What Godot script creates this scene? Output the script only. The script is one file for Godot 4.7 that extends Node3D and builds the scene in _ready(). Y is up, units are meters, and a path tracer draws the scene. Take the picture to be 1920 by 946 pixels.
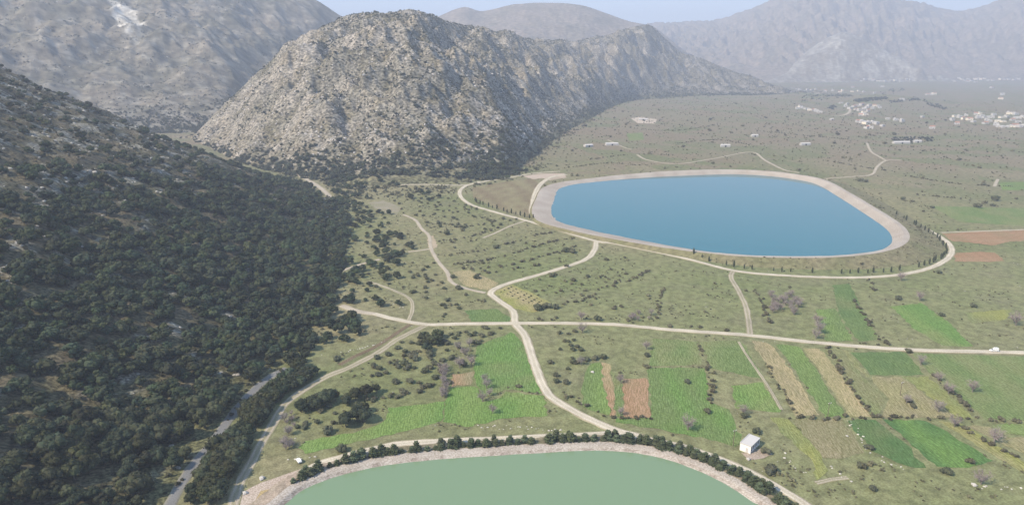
extends Node3D
# A drone's view over an upland plain: two reservoirs, gravel roads, small fields, a wooded slope and hazy limestone hills.
var rng := RandomNumberGenerator.new()
var names := {}
var M := {}
var n_big := FastNoiseLite.new()
var n_mid := FastNoiseLite.new()
var n_fine := FastNoiseLite.new()
var n_ridge := FastNoiseLite.new()
var n_rock := FastNoiseLite.new()
const GX := -420.0
const GZ := -1420.0
const GN := 700
var mask := PackedByteArray()     # what covers the plain, in 2 m cells: 1 road, 2 field, 3 reservoir
var lake_toe: PackedVector2Array
var lake_line: PackedVector2Array
var pond_toe: PackedVector2Array
var oaks: Array = []
var hill_b := {}
var hill_c := {}
var hill_d := {}
var hill_e := {}
var hill_f := {}

# ---------- helpers ----------
func numbered(called: String) -> String:
	var n: int = names.get(called, 0)
	names[called] = n + 1
	return called if n == 0 else "%s_%03d" % [called, n]

func tag(o: Node, label: String, category: String, group := "") -> void:
	o.set_meta("label", label)
	o.set_meta("category", category)
	if group != "":
		o.set_meta("group", group)

func thing(called: String, label: String, category: String, at: Vector3, turn := 0.0, group := "") -> Node3D:
	var o := Node3D.new()
	o.name = numbered(called)
	add_child(o)
	o.position = at
	o.rotation.y = turn
	tag(o, label, category, group)
	return o

func put(called: String, mesh: Mesh, m: Material, parent: Node = self) -> MeshInstance3D:
	var o := MeshInstance3D.new()
	o.name = numbered(called) if parent == self else called
	o.mesh = mesh
	o.material_override = m
	parent.add_child(o, true)
	return o

func ground_piece(called: String, mesh: Mesh, m: Material, label := "") -> MeshInstance3D:
	var o := put(called, mesh, m)
	o.set_meta("kind", "structure")
	if label != "":
		o.set_meta("label", label)
	return o

func mass(called: String, mesh: Mesh, m: Material, places: Array, tints: Array, label: String) -> void:
	var mm := MultiMesh.new()
	mm.transform_format = MultiMesh.TRANSFORM_3D
	mm.use_colors = true
	mm.mesh = mesh
	mm.instance_count = places.size()
	for i in places.size():
		mm.set_instance_transform(i, places[i])
		mm.set_instance_color(i, tints[i])
	var o := MultiMeshInstance3D.new()
	o.name = numbered(called)
	o.multimesh = mm
	o.material_override = m
	add_child(o)
	o.set_meta("kind", "stuff")
	o.set_meta("label", label)

func stt() -> SurfaceTool:
	var st := SurfaceTool.new()
	st.begin(Mesh.PRIMITIVE_TRIANGLES)
	return st

func tri(st: SurfaceTool, a: Vector3, b: Vector3, c: Vector3, col := Color.WHITE) -> void:
	var n := (c - a).cross(b - a).normalized()
	for p in [a, b, c]:
		st.set_color(col); st.set_normal(n); st.set_uv(Vector2(p.x + p.y * 0.3, p.z + p.y)); st.add_vertex(p)

func quad(st: SurfaceTool, a: Vector3, b: Vector3, c: Vector3, d: Vector3, col := Color.WHITE) -> void:
	tri(st, a, b, c, col); tri(st, a, c, d, col)

func box(st: SurfaceTool, lo: Vector3, hi: Vector3, col := Color.WHITE) -> void:
	var p := []
	for k in 8:
		p.append(Vector3(hi.x if k & 1 else lo.x, hi.y if k & 2 else lo.y, hi.z if k & 4 else lo.z))
	quad(st, p[0], p[2], p[3], p[1], col); quad(st, p[5], p[7], p[6], p[4], col)
	quad(st, p[4], p[6], p[2], p[0], col); quad(st, p[1], p[3], p[7], p[5], col)
	quad(st, p[2], p[6], p[7], p[3], col); quad(st, p[4], p[0], p[1], p[5], col)

func bar(st: SurfaceTool, a: Vector3, b: Vector3, ra: float, rb: float, sides: int, col := Color.WHITE) -> void:
	var d := (b - a).normalized()
	var u := d.cross(Vector3(0.31, 0.2, 0.93)).normalized()
	var v := d.cross(u)
	for k in sides:
		var p := TAU * k / sides
		var q := TAU * (k + 1) / sides
		var e := u * cos(p) + v * sin(p)
		var f := u * cos(q) + v * sin(q)
		quad(st, a + e * ra, a + f * ra, b + f * rb, b + e * rb, col)
		if rb > 0.03:
			tri(st, b, b + e * rb, b + f * rb, col)

func vary(c: Color, k: float) -> Color:
	var f := 1.0 + rng.randf_range(-k, k)
	return Color(c.r * f * (1.0 + rng.randf_range(-k, k) * 0.3), c.g * f, c.b * f * (1.0 + rng.randf_range(-k, k) * 0.3))

func blob(st: SurfaceTool, c: Vector3, r: Vector3, rings: int, segs: int, rough: float, col: Color) -> void:
	var grid := []
	for i in rings + 1:
		var row := []
		var t := PI * i / rings
		for j in segs:
			var p := TAU * j / segs
			var d := Vector3(sin(t) * cos(p), cos(t), sin(t) * sin(p))
			var k := 1.0 if i == 0 or i == rings else 1.0 + rng.randf_range(-rough, rough)
			row.append(c + d * r * k)
		grid.append(row)
	for i in rings:
		for j in segs:
			var q := (j + 1) % segs
			if i > 0:
				tri(st, grid[i][j], grid[i][q], grid[i + 1][j], vary(col, 0.12))
			if i < rings - 1:
				tri(st, grid[i][q], grid[i + 1][q], grid[i + 1][j], vary(col, 0.12))

func crown(rad: float, high: float, lift: float, lobes: int, leaves: int, size: float, col: Color, rings := 5, segs := 7) -> ArrayMesh:
	var st := stt()
	for k in lobes:
		var a := TAU * (k + rng.randf() * 0.7) / lobes
		var far := rad * (0.12 if k == 0 else rng.randf_range(0.35, 0.62))
		var lr := rad * rng.randf_range(0.4, 0.6)
		var c := Vector3(cos(a) * far, lift + high * (rng.randf_range(0.35, 0.6) if k else 0.66), sin(a) * far)
		var r := Vector3(lr, minf(lr * rng.randf_range(0.75, 0.95), high * 0.42), lr)
		var lc := vary(col, 0.18)
		blob(st, c, r * 0.86, rings, segs, 0.16, lc)
		for n in leaves / lobes:
			var d := Vector3(rng.randfn(), rng.randfn() * 0.8 + 0.3, rng.randfn()).normalized()
			var p := c + d * r * rng.randf_range(0.84, 1.12)
			var u := Vector3(rng.randfn(), rng.randfn(), rng.randfn()).normalized() * size * rng.randf_range(0.6, 1.3)
			var v := (d + Vector3(rng.randfn(), rng.randfn(), rng.randfn()) * 0.5).cross(u).normalized() * size * rng.randf_range(0.4, 0.9)
			quad(st, p - u, p - v * 0.8, p + u, p + v, vary(lc, 0.3))
	return st.commit()

func limbs(rad: float, high: float, lift: float, trunk: float, col: Color) -> ArrayMesh:
	var st := stt()
	var fork := Vector3(rng.randf_range(-0.2, 0.2), lift + high * 0.2, rng.randf_range(-0.2, 0.2))
	bar(st, Vector3(0, -0.6, 0), fork, trunk, trunk * 0.72, 6, col)
	for k in 4:
		var a := TAU * (k + rng.randf() * 0.6) / 4
		bar(st, fork, Vector3(cos(a) * rad * 0.55, lift + high * rng.randf_range(0.5, 0.72), sin(a) * rad * 0.55), trunk * 0.5, trunk * 0.16, 5, col)
	return st.commit()

func bare_crown(rad: float, high: float, twigs: int, col: Color) -> ArrayMesh:
	var st := stt()
	var ends := []
	for k in 7:
		var a := TAU * (k + rng.randf() * 0.6) / 7
		var e := Vector3(cos(a) * rad * rng.randf_range(0.4, 0.75), high * rng.randf_range(0.5, 0.85), sin(a) * rad * rng.randf_range(0.4, 0.75))
		bar(st, Vector3(0, high * 0.2, 0), e, 0.1, 0.04, 4, col)
		ends.append(e)
	for k in twigs:
		var e: Vector3 = Vector3(0, high * 0.2, 0).lerp(ends[k % 7], rng.randf_range(0.35, 1.0))
		var d := Vector3(rng.randfn(), rng.randfn() * 0.7 + 0.55, rng.randfn()).normalized()
		var q := e + d * rng.randf_range(0.5, 1.0) * rad * 0.55
		bar(st, e, q, 0.035, 0.012, 3, vary(col, 0.25))
		for m in 2:
			var g := e.lerp(q, rng.randf_range(0.3, 0.9))
			bar(st, g, g + (d + Vector3(rng.randfn(), rng.randfn(), rng.randfn()) * 0.7).normalized() * rad * 0.26, 0.022, 0.01, 3, vary(col, 0.25))
	return st.commit()

func pine_crown(rad: float, high: float, col: Color) -> ArrayMesh:
	var st := stt()
	for k in 7:
		var t := k / 7.0
		var r := rad * (1.0 - t * t * 0.6 - t * 0.08) * rng.randf_range(0.6, 1.1)
		blob(st, Vector3(rng.randf_range(-0.1, 0.1), high * (0.14 + t * 0.8), rng.randf_range(-0.1, 0.1)), Vector3(r * 0.66, high * 0.1, r * 0.66), 4, 7, 0.25, vary(col, 0.15))
		for j in 26:
			var a := rng.randf() * TAU
			var d := Vector3(cos(a), 0, sin(a))
			var p := Vector3(0, high * (0.12 + t * 0.82) + rng.randf_range(-0.2, 0.2), 0)
			var e := p + d * r * rng.randf_range(0.7, 1.12) + Vector3(0, rng.randf_range(0.0, 0.45), 0)
			var w := d.cross(Vector3.UP) * rng.randf_range(0.14, 0.3)
			quad(st, p + d * r * 0.3, p + d * r * 0.7 - w + Vector3(0, 0.1, 0), e, p + d * r * 0.7 + w - Vector3(0, 0.12, 0), vary(col, 0.3))
	return st.commit()

func spindle(rad: float, high: float, col: Color) -> ArrayMesh:
	var st := stt()
	blob(st, Vector3(0, high * 0.5, 0), Vector3(rad * 0.8, high * 0.5, rad * 0.8), 7, 7, 0.15, col)
	for n in 150:
		var t := rng.randf()
		var r := rad * sin(PI * clampf(t * 0.9 + 0.08, 0, 1)) * rng.randf_range(0.75, 1.15)
		var a := rng.randf() * TAU
		var p := Vector3(cos(a) * r, t * high, sin(a) * r)
		var u := Vector3(rng.randf_range(-0.1, 0.1), rng.randf_range(0.15, 0.4), rng.randf_range(-0.1, 0.1))
		var w := Vector3(-sin(a), 0.2, cos(a)) * rng.randf_range(0.06, 0.16)
		quad(st, p - u, p + w, p + u, p - w, vary(col, 0.3))
	return st.commit()

func rock_mesh() -> ArrayMesh:
	var st := stt()
	blob(st, Vector3.ZERO, Vector3(1.0, 0.62, 0.8), 4, 6, 0.32, Color(1, 1, 1))
	return st.commit()

# ---------- the lie of the land ----------
func flat_h(x: float, z: float) -> float:
	var r := sqrt(x * x + z * z)
	var a := clampf((r - 950.0) / 1800.0, 0, 1)
	if a <= 0.0:
		return 0.0
	return a * (4.0 * sin(x / 170.0 + 1.0) * cos(z / 210.0) + 2.2 * sin(x / 63.0 + z / 95.0)) + 16.0 * exp(-pow((x - 1300.0) / 190.0, 2) - pow((z + 2450.0) / 160.0, 2))

const FOOT := [60.0, -117.0, -206.0, -120.0, -260.0, -121.0, -312.0, -113.0, -377.0, -114.0, -458.0, -128.0, -577.0, -149.0, -680.0, -172.0, -741.0, -200.0, -800.0, -236.0, -860.0, -292.0, -930.0, -400.0, -1010.0, -560.0, -1100.0, -760.0, -1250.0, -1000.0]

func foot_x(z: float) -> float:      # x of the foot of the wooded slope
	var pz: float = FOOT[0]
	var px: float = FOOT[1]
	for k in range(2, FOOT.size(), 2):
		if z > FOOT[k]:
			return lerpf(px, FOOT[k + 1], (pz - z) / (pz - FOOT[k]))
		pz = FOOT[k]
		px = FOOT[k + 1]
	return px

func slope_h(x: float, z: float) -> float:   # the wooded slope on the left
	var s := 0.25 * (foot_x(z - 14) + foot_x(z + 14)) + 0.5 * foot_x(z) - x
	if s < -12.0:
		return -2.0
	if s < 0.0:
		return s * 0.16
	var h := 0.44 * s - 17.6 * (1.0 - exp(-s / 40.0))
	var k := clampf(s / 90.0, 0, 1)
	return h + k * (n_mid.get_noise_2d(x, z) * 7.0 + n_ridge.get_noise_2d(x * 2.2, z * 2.2) * 3.5 + n_fine.get_noise_2d(x, z) * 1.2)

func look(t: Array, stride: int, a: float) -> Vector2:
	var n := t.size() / stride
	var k := 0
	while k < n - 2 and a > t[(k + 1) * stride]:
		k += 1
	var u: float = clampf((a - t[k * stride]) / (t[(k + 1) * stride] - t[k * stride]), 0, 1)
	var y: float = lerpf(t[k * stride + 1], t[(k + 1) * stride + 1], u)
	return Vector2(y, lerpf(t[k * stride + 2], t[(k + 1) * stride + 2], u) if stride > 2 else 0.0)

func hill(crest: Array, foot: Array, a0: float, a1: float, da: float, blur := 0.35) -> Dictionary:
	# a ridge seen round the plain: for each bearing how far and high its crest is and where its foot lies
	var c := PackedVector3Array()
	var n := int((a1 - a0) / da) + 1
	for k in n:
		var s := Vector3.ZERO
		for m in [-1, 0, 1]:
			var b: float = a0 + da * k
			var q := look(crest, 3, b + m * 0.3)
			s += Vector3(q.x, q.y, look(foot, 2, b + m * blur).x) / 3.0
		c.append(s)
	return {"c": c, "a0": a0, "da": da, "n": n}

func hill_t(h: Dictionary, a: float, r: float) -> Vector4:   # height, how far up (0 foot, 1 crest)
	var f: float = clampf((a - h.a0) / h.da, 0, h.n - 1.001)
	var i := int(f)
	var p: Vector3 = h.c[i].lerp(h.c[i + 1], f - i)
	var t := (r - p.z) / maxf(p.y - p.z, 30.0)
	var y := 0.0
	if t < 0.0:
		y = maxf(t * 0.5, -0.2)
	elif t < 1.0:
		t = pow(t, 1.0 + h.get("ease", 0.0) * smoothstep(0.0, 5.0, a))
		y = t * (0.82 + 0.18 * t * (3.0 - 2.0 * t)) if h.get("bulge", 0.0) == 0.0 else lerpf(t, sin(t * PI * 0.5), h.bulge)
	else:
		y = 1.0 - 0.75 * (t - 1.0) * (t - 1.0) / (t - 1.0 + 0.12)
	var top := maxf(p.x, 2.0)
	return Vector4(maxf(y, -0.6) * top - (minf(-t * 30.0, 1.0) * 5.0 if t < 0.0 else 0.0), t, top, 0)

func hill_h(h: Dictionary, a: float, r: float) -> float:
	var q := hill_t(h, a, r)
	var env := clampf(4.0 * q.y * (1.0 - q.y), 0, 1)
	var side := 0.25 if q.y > 0.15 else 0.0
	var ra := deg_to_rad(a)
	var x := r * sin(ra)
	var z := -r * cos(ra)
	var g: float = h.get("gully", 0.1)
	var s: float = h.get("scale", 1.0)
	var y := q.x
	if q.y > 0.0:
		y += q.z * g * env * n_mid.get_noise_2d(a * 9.0 / s, r * 0.10 / s)
		y += q.z * g * 0.5 * (env + side * 0.3) * n_ridge.get_noise_2d(x * 0.6 / s, z * 0.6 / s)
		y += h.get("lump", 0.0) * (env + 0.28 * smoothstep(0.2, 0.6, q.y)) * minf(q.y * 5.0, 1.0) * n_mid.get_noise_2d(x * 0.75 + 60.0, z * 0.75)
		y += h.get("rough", 3.0) * minf(q.y * 6.0, 1.0) * n_rock.get_noise_2d(x * 0.7 / s, z * 0.7 / s) * clampf(1.3 - r / 3000.0, 0.35, 1.0)
	return y

func polar(x: float, z: float) -> Vector2:
	return Vector2(rad_to_deg(atan2(x, -z)), sqrt(x * x + z * z))

func ground_h(x: float, z: float) -> float:
	var y := flat_h(x, z)
	if x < -90.0:
		y = maxf(y, slope_h(x, z))
	return y

func field_mesh(pos: PackedVector3Array, rows: int, cols: int, color: Callable, low := -1e9) -> ArrayMesh:
	var nor := PackedVector3Array(); nor.resize(rows * cols)
	var cl := PackedColorArray(); cl.resize(rows * cols)
	var uv := PackedVector2Array(); uv.resize(rows * cols)
	var uv2 := PackedVector2Array(); uv2.resize(rows * cols)
	var down := 0
	for i in rows:
		for j in cols:
			var k := i * cols + j
			var du := pos[i * cols + mini(j + 1, cols - 1)] - pos[i * cols + maxi(j - 1, 0)]
			var dv := pos[mini(i + 1, rows - 1) * cols + j] - pos[maxi(i - 1, 0) * cols + j]
			var n := du.cross(dv).normalized()
			if n.y < 0.0:
				n = -n
				down += 1
			nor[k] = n
			var p := pos[k]
			cl[k] = color.call(p, n)
			uv[k] = Vector2(p.x, p.z - p.y)
			uv2[k] = Vector2(p.x * 0.8 + p.z * 0.6, p.z * 0.8 - p.x * 0.6 - p.y)
	var ix := PackedInt32Array()
	for i in rows - 1:
		for j in cols - 1:
			var k := i * cols + j
			if pos[k].y < low and pos[k + 1].y < low and pos[k + cols].y < low and pos[k + cols + 1].y < low:
				continue
			if down * 2 < rows * cols:
				ix.append_array([k, k + cols, k + 1, k + 1, k + cols, k + cols + 1])
			else:
				ix.append_array([k, k + 1, k + cols, k + 1, k + cols + 1, k + cols])
	var arr := []
	arr.resize(Mesh.ARRAY_MAX)
	arr[Mesh.ARRAY_VERTEX] = pos
	arr[Mesh.ARRAY_NORMAL] = nor
	arr[Mesh.ARRAY_COLOR] = cl
	arr[Mesh.ARRAY_TEX_UV] = uv
	arr[Mesh.ARRAY_TEX_UV2] = uv2
	arr[Mesh.ARRAY_INDEX] = ix
	var m := ArrayMesh.new()
	m.add_surface_from_arrays(Mesh.PRIMITIVE_TRIANGLES, arr)
	return m

func hill_mesh(h: Dictionary, r0: float, r1: float, grow: float, da: float, color: Callable) -> ArrayMesh:
	var a0: float = h.a0
	var cols := int((h.da * (h.n - 1)) / da) + 1
	var rows := int(log(r1 / r0) / log(1.0 + grow)) + 1
	var pos := PackedVector3Array()
	pos.resize(rows * cols)
	for i in rows:
		var r := r0 * pow(1.0 + grow, i)
		for j in cols:
			var a := a0 + da * j
			var ra := deg_to_rad(a)
			pos[i * cols + j] = Vector3(r * sin(ra), hill_h(h, a, r), -r * cos(ra))
	return field_mesh(pos, rows, cols, color, -3.0)

# ---------- flat pieces laid on the plain ----------
func V(a: Array) -> PackedVector2Array:
	var o := PackedVector2Array()
	for k in range(0, a.size(), 2):
		o.append(Vector2(a[k], a[k + 1]))
	return o

func rounded(p: PackedVector2Array, closed: bool, step: float) -> PackedVector2Array:
	var o := PackedVector2Array()
	var n := p.size()
	for i in (n if closed else n - 1):
		var a := p[(i - 1 + n) % n] if closed or i > 0 else p[i] * 2.0 - p[i + 1]
		var b := p[i]
		var c := p[(i + 1) % n]
		var d := p[(i + 2) % n] if closed or i < n - 2 else c * 2.0 - b
		var m := maxi(1, int(b.distance_to(c) / step))
		for k in m:
			o.append(b.cubic_interpolate(c, a, d, float(k) / m))
	if not closed:
		o.append(p[n - 1])
	return o

func mark(x: float, z: float, r: float, v: int) -> void:
	var i0 := int((x - r - GX) / 2.0)
	var i1 := int((x + r - GX) / 2.0)
	var j0 := int((z - r - GZ) / 2.0)
	var j1 := int((z + r - GZ) / 2.0)
	for i in range(maxi(i0, 0), mini(i1, GN - 1) + 1):
		for j in range(maxi(j0, 0), mini(j1, GN - 1) + 1):
			mask[i * GN + j] = v

func over(x: float, z: float) -> int:
	var i := int((x - GX) / 2.0)
	var j := int((z - GZ) / 2.0)
	return mask[i * GN + j] if i >= 0 and j >= 0 and i < GN and j < GN else 0

func ribbon(called: String, way: Array, width: float, lift: float, col: Color, edge: Color, ruts: bool, m: Material, label: String) -> void:
	var p := rounded(V(way), false, 4.0)
	var across := [-1.0, -0.86, -0.5, -0.12, 0.12, 0.5, 0.86, 1.0]
	var pos := PackedVector3Array()
	var tints := {}
	for i in p.size():
		var d := (p[mini(i + 1, p.size() - 1)] - p[maxi(i - 1, 0)]).normalized()
		var s := Vector2(-d.y, d.x)
		mark(p[i].x, p[i].y, width * 0.5 + (0.5 if m != M.asphalt else 1.2), 1)
		for k in 8:
			var w: float = across[k] * width * 0.5
			w += n_fine.get_noise_2d(p[i].x * 3.0 + k * 40.0, p[i].y * 3.0) * minf(width * 0.16, 0.9)
			var q := p[i] + s * w
			var y := ground_h(q.x, q.y) + lift + (-0.22 if k == 0 or k == 7 else 0.0)
			pos.append(Vector3(q.x, y, q.y))
			var c := col
			if k < 2 or k > 5:
				c = edge
			elif ruts and (k == 3 or k == 4):
				c = edge.lerp(col, 0.35 if m != M.gravel or col.r < 0.5 else 0.55)
			var f := 1.0 + 0.22 * n_fine.get_noise_2d(q.x * 1.4, q.y * 1.4)
			tints[pos.size() - 1] = Color(c.r * f, c.g * f, c.b * f)
	var count := [0]
	var mesh := field_mesh(pos, p.size(), 8, func(_p, _n):
		count[0] += 1
		return tints[count[0] - 1])
	ground_piece(called, mesh, m, label)

func sheet(outline: PackedVector2Array, lift: float, cell: float, dir: float, col: Color, alt: Color, flat := INF, patch := 1.0) -> ArrayMesh:
	# a patch of ground, cut into cells that follow the lie of the land
	var st := stt()
	var lo := outline[0]
	var hi := outline[0]
	for q in outline:
		lo = lo.min(q)
		hi = hi.max(q)
	var ca := cos(dir)
	var sa := sin(dir)
	for i in range(floori(lo.x / cell), ceili(hi.x / cell)):
		for j in range(floori(lo.y / cell), ceili(hi.y / cell)):
			var sq := PackedVector2Array([Vector2(i, j) * cell, Vector2(i + 1, j) * cell, Vector2(i + 1, j + 1) * cell, Vector2(i, j + 1) * cell])
			for piece in Geometry2D.intersect_polygons(outline, sq):
				var ids := Geometry2D.triangulate_polygon(piece)
				for k in ids:
					var q: Vector2 = piece[k]
					var w := clampf(0.5 + patch * (1.5 * n_fine.get_noise_2d((q.x * ca + q.y * sa) * 0.12, (q.y * ca - q.x * sa) * 1.3) + 0.5 * n_mid.get_noise_2d(q.x * 3.0, q.y * 3.0)), 0, 1)
					var c := col.lerp(alt, w)
					if flat == INF:
						c = c.lerp(Color(0.30, 0.265, 0.165), clampf(n_mid.get_noise_2d(q.x * 2.4 + 31.0, q.y * 2.4) * 1.5 - 0.35, 0, 0.35))
					st.set_color(c)
					st.set_normal(Vector3.UP)
					st.set_uv(Vector2(q.x * ca + q.y * sa, q.y * ca - q.x * sa))
					st.set_uv2(q)
					st.add_vertex(Vector3(q.x, (ground_h(q.x, q.y) if flat == INF else flat) + lift, q.y))
	return st.commit()

func ragged(p: PackedVector2Array, amount: float) -> PackedVector2Array:
	var o := PackedVector2Array()
	for i in p.size():
		var a := p[i]
		var b := p[(i + 1) % p.size()]
		var m := maxi(1, int(a.distance_to(b) / 3.0))
		for k in m:
			var q := a.lerp(b, float(k) / m)
			o.append(q + Vector2(n_fine.get_noise_2d(q.x * 4.0, q.y * 4.0), n_fine.get_noise_2d(q.x * 4.0 + 300.0, q.y * 4.0)) * amount)
	return o

func field(called: String, outline: Array, dir: float, col: Color, alt: Color, m: Material, label: String, lift := 0.09) -> void:
	var p := ragged(V(outline), 1.8)
	if Geometry2D.triangulate_polygon(p).is_empty():
		p = V(outline)
	var mesh := sheet(p, lift, 7.0, dir, col, alt)
	if mesh.get_surface_count() == 0:
		print("empty field ", label)
		return
	var lo := p[0]
	var hi := p[0]
	for q in p:
		lo = lo.min(q); hi = hi.max(q)
	var x := lo.x
	while x < hi.x:
		var z := lo.y
		while z < hi.y:
			if Geometry2D.is_point_in_polygon(Vector2(x, z), p):
				mark(x, z, 0.5, 2)
			z += 2.0
		x += 2.0
	ground_piece(called, mesh, m, label)

func offset_ring(p: PackedVector2Array, d: float) -> PackedVector2Array:
	var n := p.size()
	var o := PackedVector2Array()
	if Geometry2D.is_polygon_clockwise(p):
		d = -d
	for i in n:
		var t := (p[(i + 2) % n] - p[(i - 2 + n) % n]).normalized()
		o.append(p[i] + Vector2(t.y, -t.x) * d)
	return o

func side_of(p: PackedVector2Array, i: int) -> Vector2:    # outward direction
	var n := p.size()
	var t := (p[(i + 3) % n] - p[(i - 3 + n) % n]).normalized()
	return Vector2(t.y, -t.x) * (-1.0 if Geometry2D.is_polygon_clockwise(p) else 1.0)

func crest_h(x: float) -> float:     # the bank stands higher above the plain towards the east
	return 2.5 + 3.5 * smoothstep(40.0, 240.0, x)

func lake_width(p: Vector2, o: Vector2) -> float:     # how wide the outer slope is there
	return lerpf(2.5, 11.0, smoothstep(70.0, 240.0, p.x)) + 17.0 * maxf(o.x, 0.0) * smoothstep(150.0, 300.0, p.x)

func lake_inner(p: PackedVector2Array, d: float) -> PackedVector2Array:   # the inner slope is gentler at the west end
	var r := PackedVector2Array()
	for i in p.size():
		var o := side_of(p, i)
		r.append(p[i] + o * d * (1.0 + (1.0 * maxf(-o.x, 0.0) if d < 0.0 else 0.0)))
	return r

func lake_ring(p: PackedVector2Array, k: float) -> PackedVector2Array:   # k 0 at the crest's edge, 1 at the toe
	var r := PackedVector2Array()
	for i in p.size():
		var o := side_of(p, i)
		r.append(p[i] + o * (3.9 + k * lake_width(p[i], o)))
	return r

func bank(called: String, ring: PackedVector2Array, rows: Array, color: Callable, m: Material, label: String, wobble := 0.3, lake := 0) -> void:
	# rows: [outward offset, height] from inside to outside
	var n := ring.size()
	var pos := PackedVector3Array()
	for r in rows:
		var o := lake_ring(ring, r[0]) if lake == 2 else (lake_inner(ring, r[0]) if lake == 1 else offset_ring(ring, r[0]))
		for i in n + 1:
			var q := o[i % n]
			var k := n_fine.get_noise_2d(q.x * 2.0, q.y * 2.0)
			var y: float = r[1]
			if lake:
				var top := crest_h(ring[i % n].x)
				y = y * top if lake == 2 else 1.1 + y * (top - 1.1)
			pos.append(Vector3(q.x, y + k * wobble, q.y))
	ground_piece(called, field_mesh(pos, rows.size(), n + 1, color), m, label)

func noise_tex(freq: float, oct: int, lo: Color, hi: Color, seed_at: int, size := 512, kind := FastNoiseLite.TYPE_SIMPLEX_SMOOTH, normal := false, strength := 4.0) -> NoiseTexture2D:
	var n := FastNoiseLite.new()
	n.noise_type = kind
	n.frequency = freq
	n.fractal_octaves = oct
	n.fractal_gain = 0.62
	n.seed = seed_at
	var t := NoiseTexture2D.new()
	t.width = size
	t.height = size
	t.seamless = true
	t.noise = n
	if normal:
		t.as_normal_map = true
		t.bump_strength = strength
	else:
		var g := Gradient.new()
		g.offsets = PackedFloat32Array([0.22, 0.5, 0.78])
		g.colors = PackedColorArray([lo, lo.lerp(hi, 0.55), hi])
		t.color_ramp = g
	return t

func mat(called: String, rough: float, tex: Texture2D = null, scale := Vector2.ONE, detail: Texture2D = null, scale2 := Vector2.ONE, albedo := Color.WHITE) -> StandardMaterial3D:
	var m := StandardMaterial3D.new()
	m.resource_name = called
	m.vertex_color_use_as_albedo = true
	m.albedo_color = albedo
	m.roughness = rough
	m.metallic_specular = 0.25
	if tex:
		m.albedo_texture = tex
		m.uv1_scale = Vector3(scale.x, scale.y, 1)
	if detail:
		m.detail_enabled = true
		m.detail_albedo = detail
		m.detail_blend_mode = BaseMaterial3D.BLEND_MODE_MUL
		m.detail_uv_layer = BaseMaterial3D.DETAIL_UV_2
		m.uv2_scale = Vector3(scale2.x, scale2.y, 1)
	return m

func plain_mat(called: String, c: Color, rough := 0.8) -> StandardMaterial3D:
	var m := StandardMaterial3D.new()
	m.resource_name = called
	m.albedo_color = c.linear_to_srgb()
	m.roughness = rough
	return m

# ---------- the scene ----------
func _ready() -> void:
	rng.seed = 20240
	# camera, sky, sun, air
	var cam := Camera3D.new()
	cam.name = "camera"
	cam.position = Vector3(0, 150, 0)
	cam.rotation_degrees = Vector3(-16.04, 0, 0)
	cam.fov = 40.56
	cam.near = 1.0
	cam.far = 30000.0
	add_child(cam)
	cam.current = true
	var sky_look := ProceduralSkyMaterial.new()
	sky_look.sky_top_color = Color(0.50, 0.61, 0.75)
	sky_look.sky_horizon_color = Color(0.77, 0.84, 0.915)
	sky_look.sky_curve = 0.12
	sky_look.ground_bottom_color = Color(0.35, 0.34, 0.30)
	sky_look.ground_horizon_color = Color(0.66, 0.74, 0.82)
	sky_look.sun_angle_max = 8.0
	var sky := Sky.new()
	sky.sky_material = sky_look
	var env := Environment.new()
	env.background_mode = Environment.BG_SKY
	env.sky = sky
	env.tonemap_mode = Environment.TONE_MAPPER_LINEAR
	env.tonemap_exposure = 1.62
	env.background_energy_multiplier = 1.2
	env.fog_enabled = true
	env.fog_density = 0.0002
	env.fog_light_color = Color(0.87, 0.915, 1.0)
	env.sdfgi_enabled = true
	env.ssao_enabled = true
	env.ssil_enabled = true
	var around := WorldEnvironment.new()
	around.name = "environment"
	around.environment = env
	add_child(around)
	var sun := DirectionalLight3D.new()
	sun.name = "sun"
	sun.light_energy = 1.6
	sun.light_color = Color(1.0, 0.94, 0.85)
	sun.light_angular_distance = 0.5
	sun.shadow_enabled = true
	add_child(sun)
	sun.look_at_from_position(Vector3(-637, 669, 383), Vector3.ZERO)

	n_big.seed = 3; n_big.frequency = 0.004; n_big.fractal_octaves = 4
	n_mid.seed = 11; n_mid.frequency = 0.011; n_mid.fractal_octaves = 4
	n_fine.seed = 23; n_fine.frequency = 0.06; n_fine.fractal_octaves = 3
	n_ridge.seed = 31; n_ridge.frequency = 0.009; n_ridge.fractal_type = FastNoiseLite.FRACTAL_RIDGED; n_ridge.fractal_octaves = 4
	n_rock.seed = 47; n_rock.frequency = 0.045; n_rock.fractal_octaves = 4; n_rock.fractal_gain = 0.6
	mask.resize(GN * GN)
	make_materials()
	make_ground()
	make_hills()
	make_reservoirs()
	make_fields()
	make_roads()
	make_buildings()
	make_woods()
	make_plain_plants()
	make_small_things()

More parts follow.
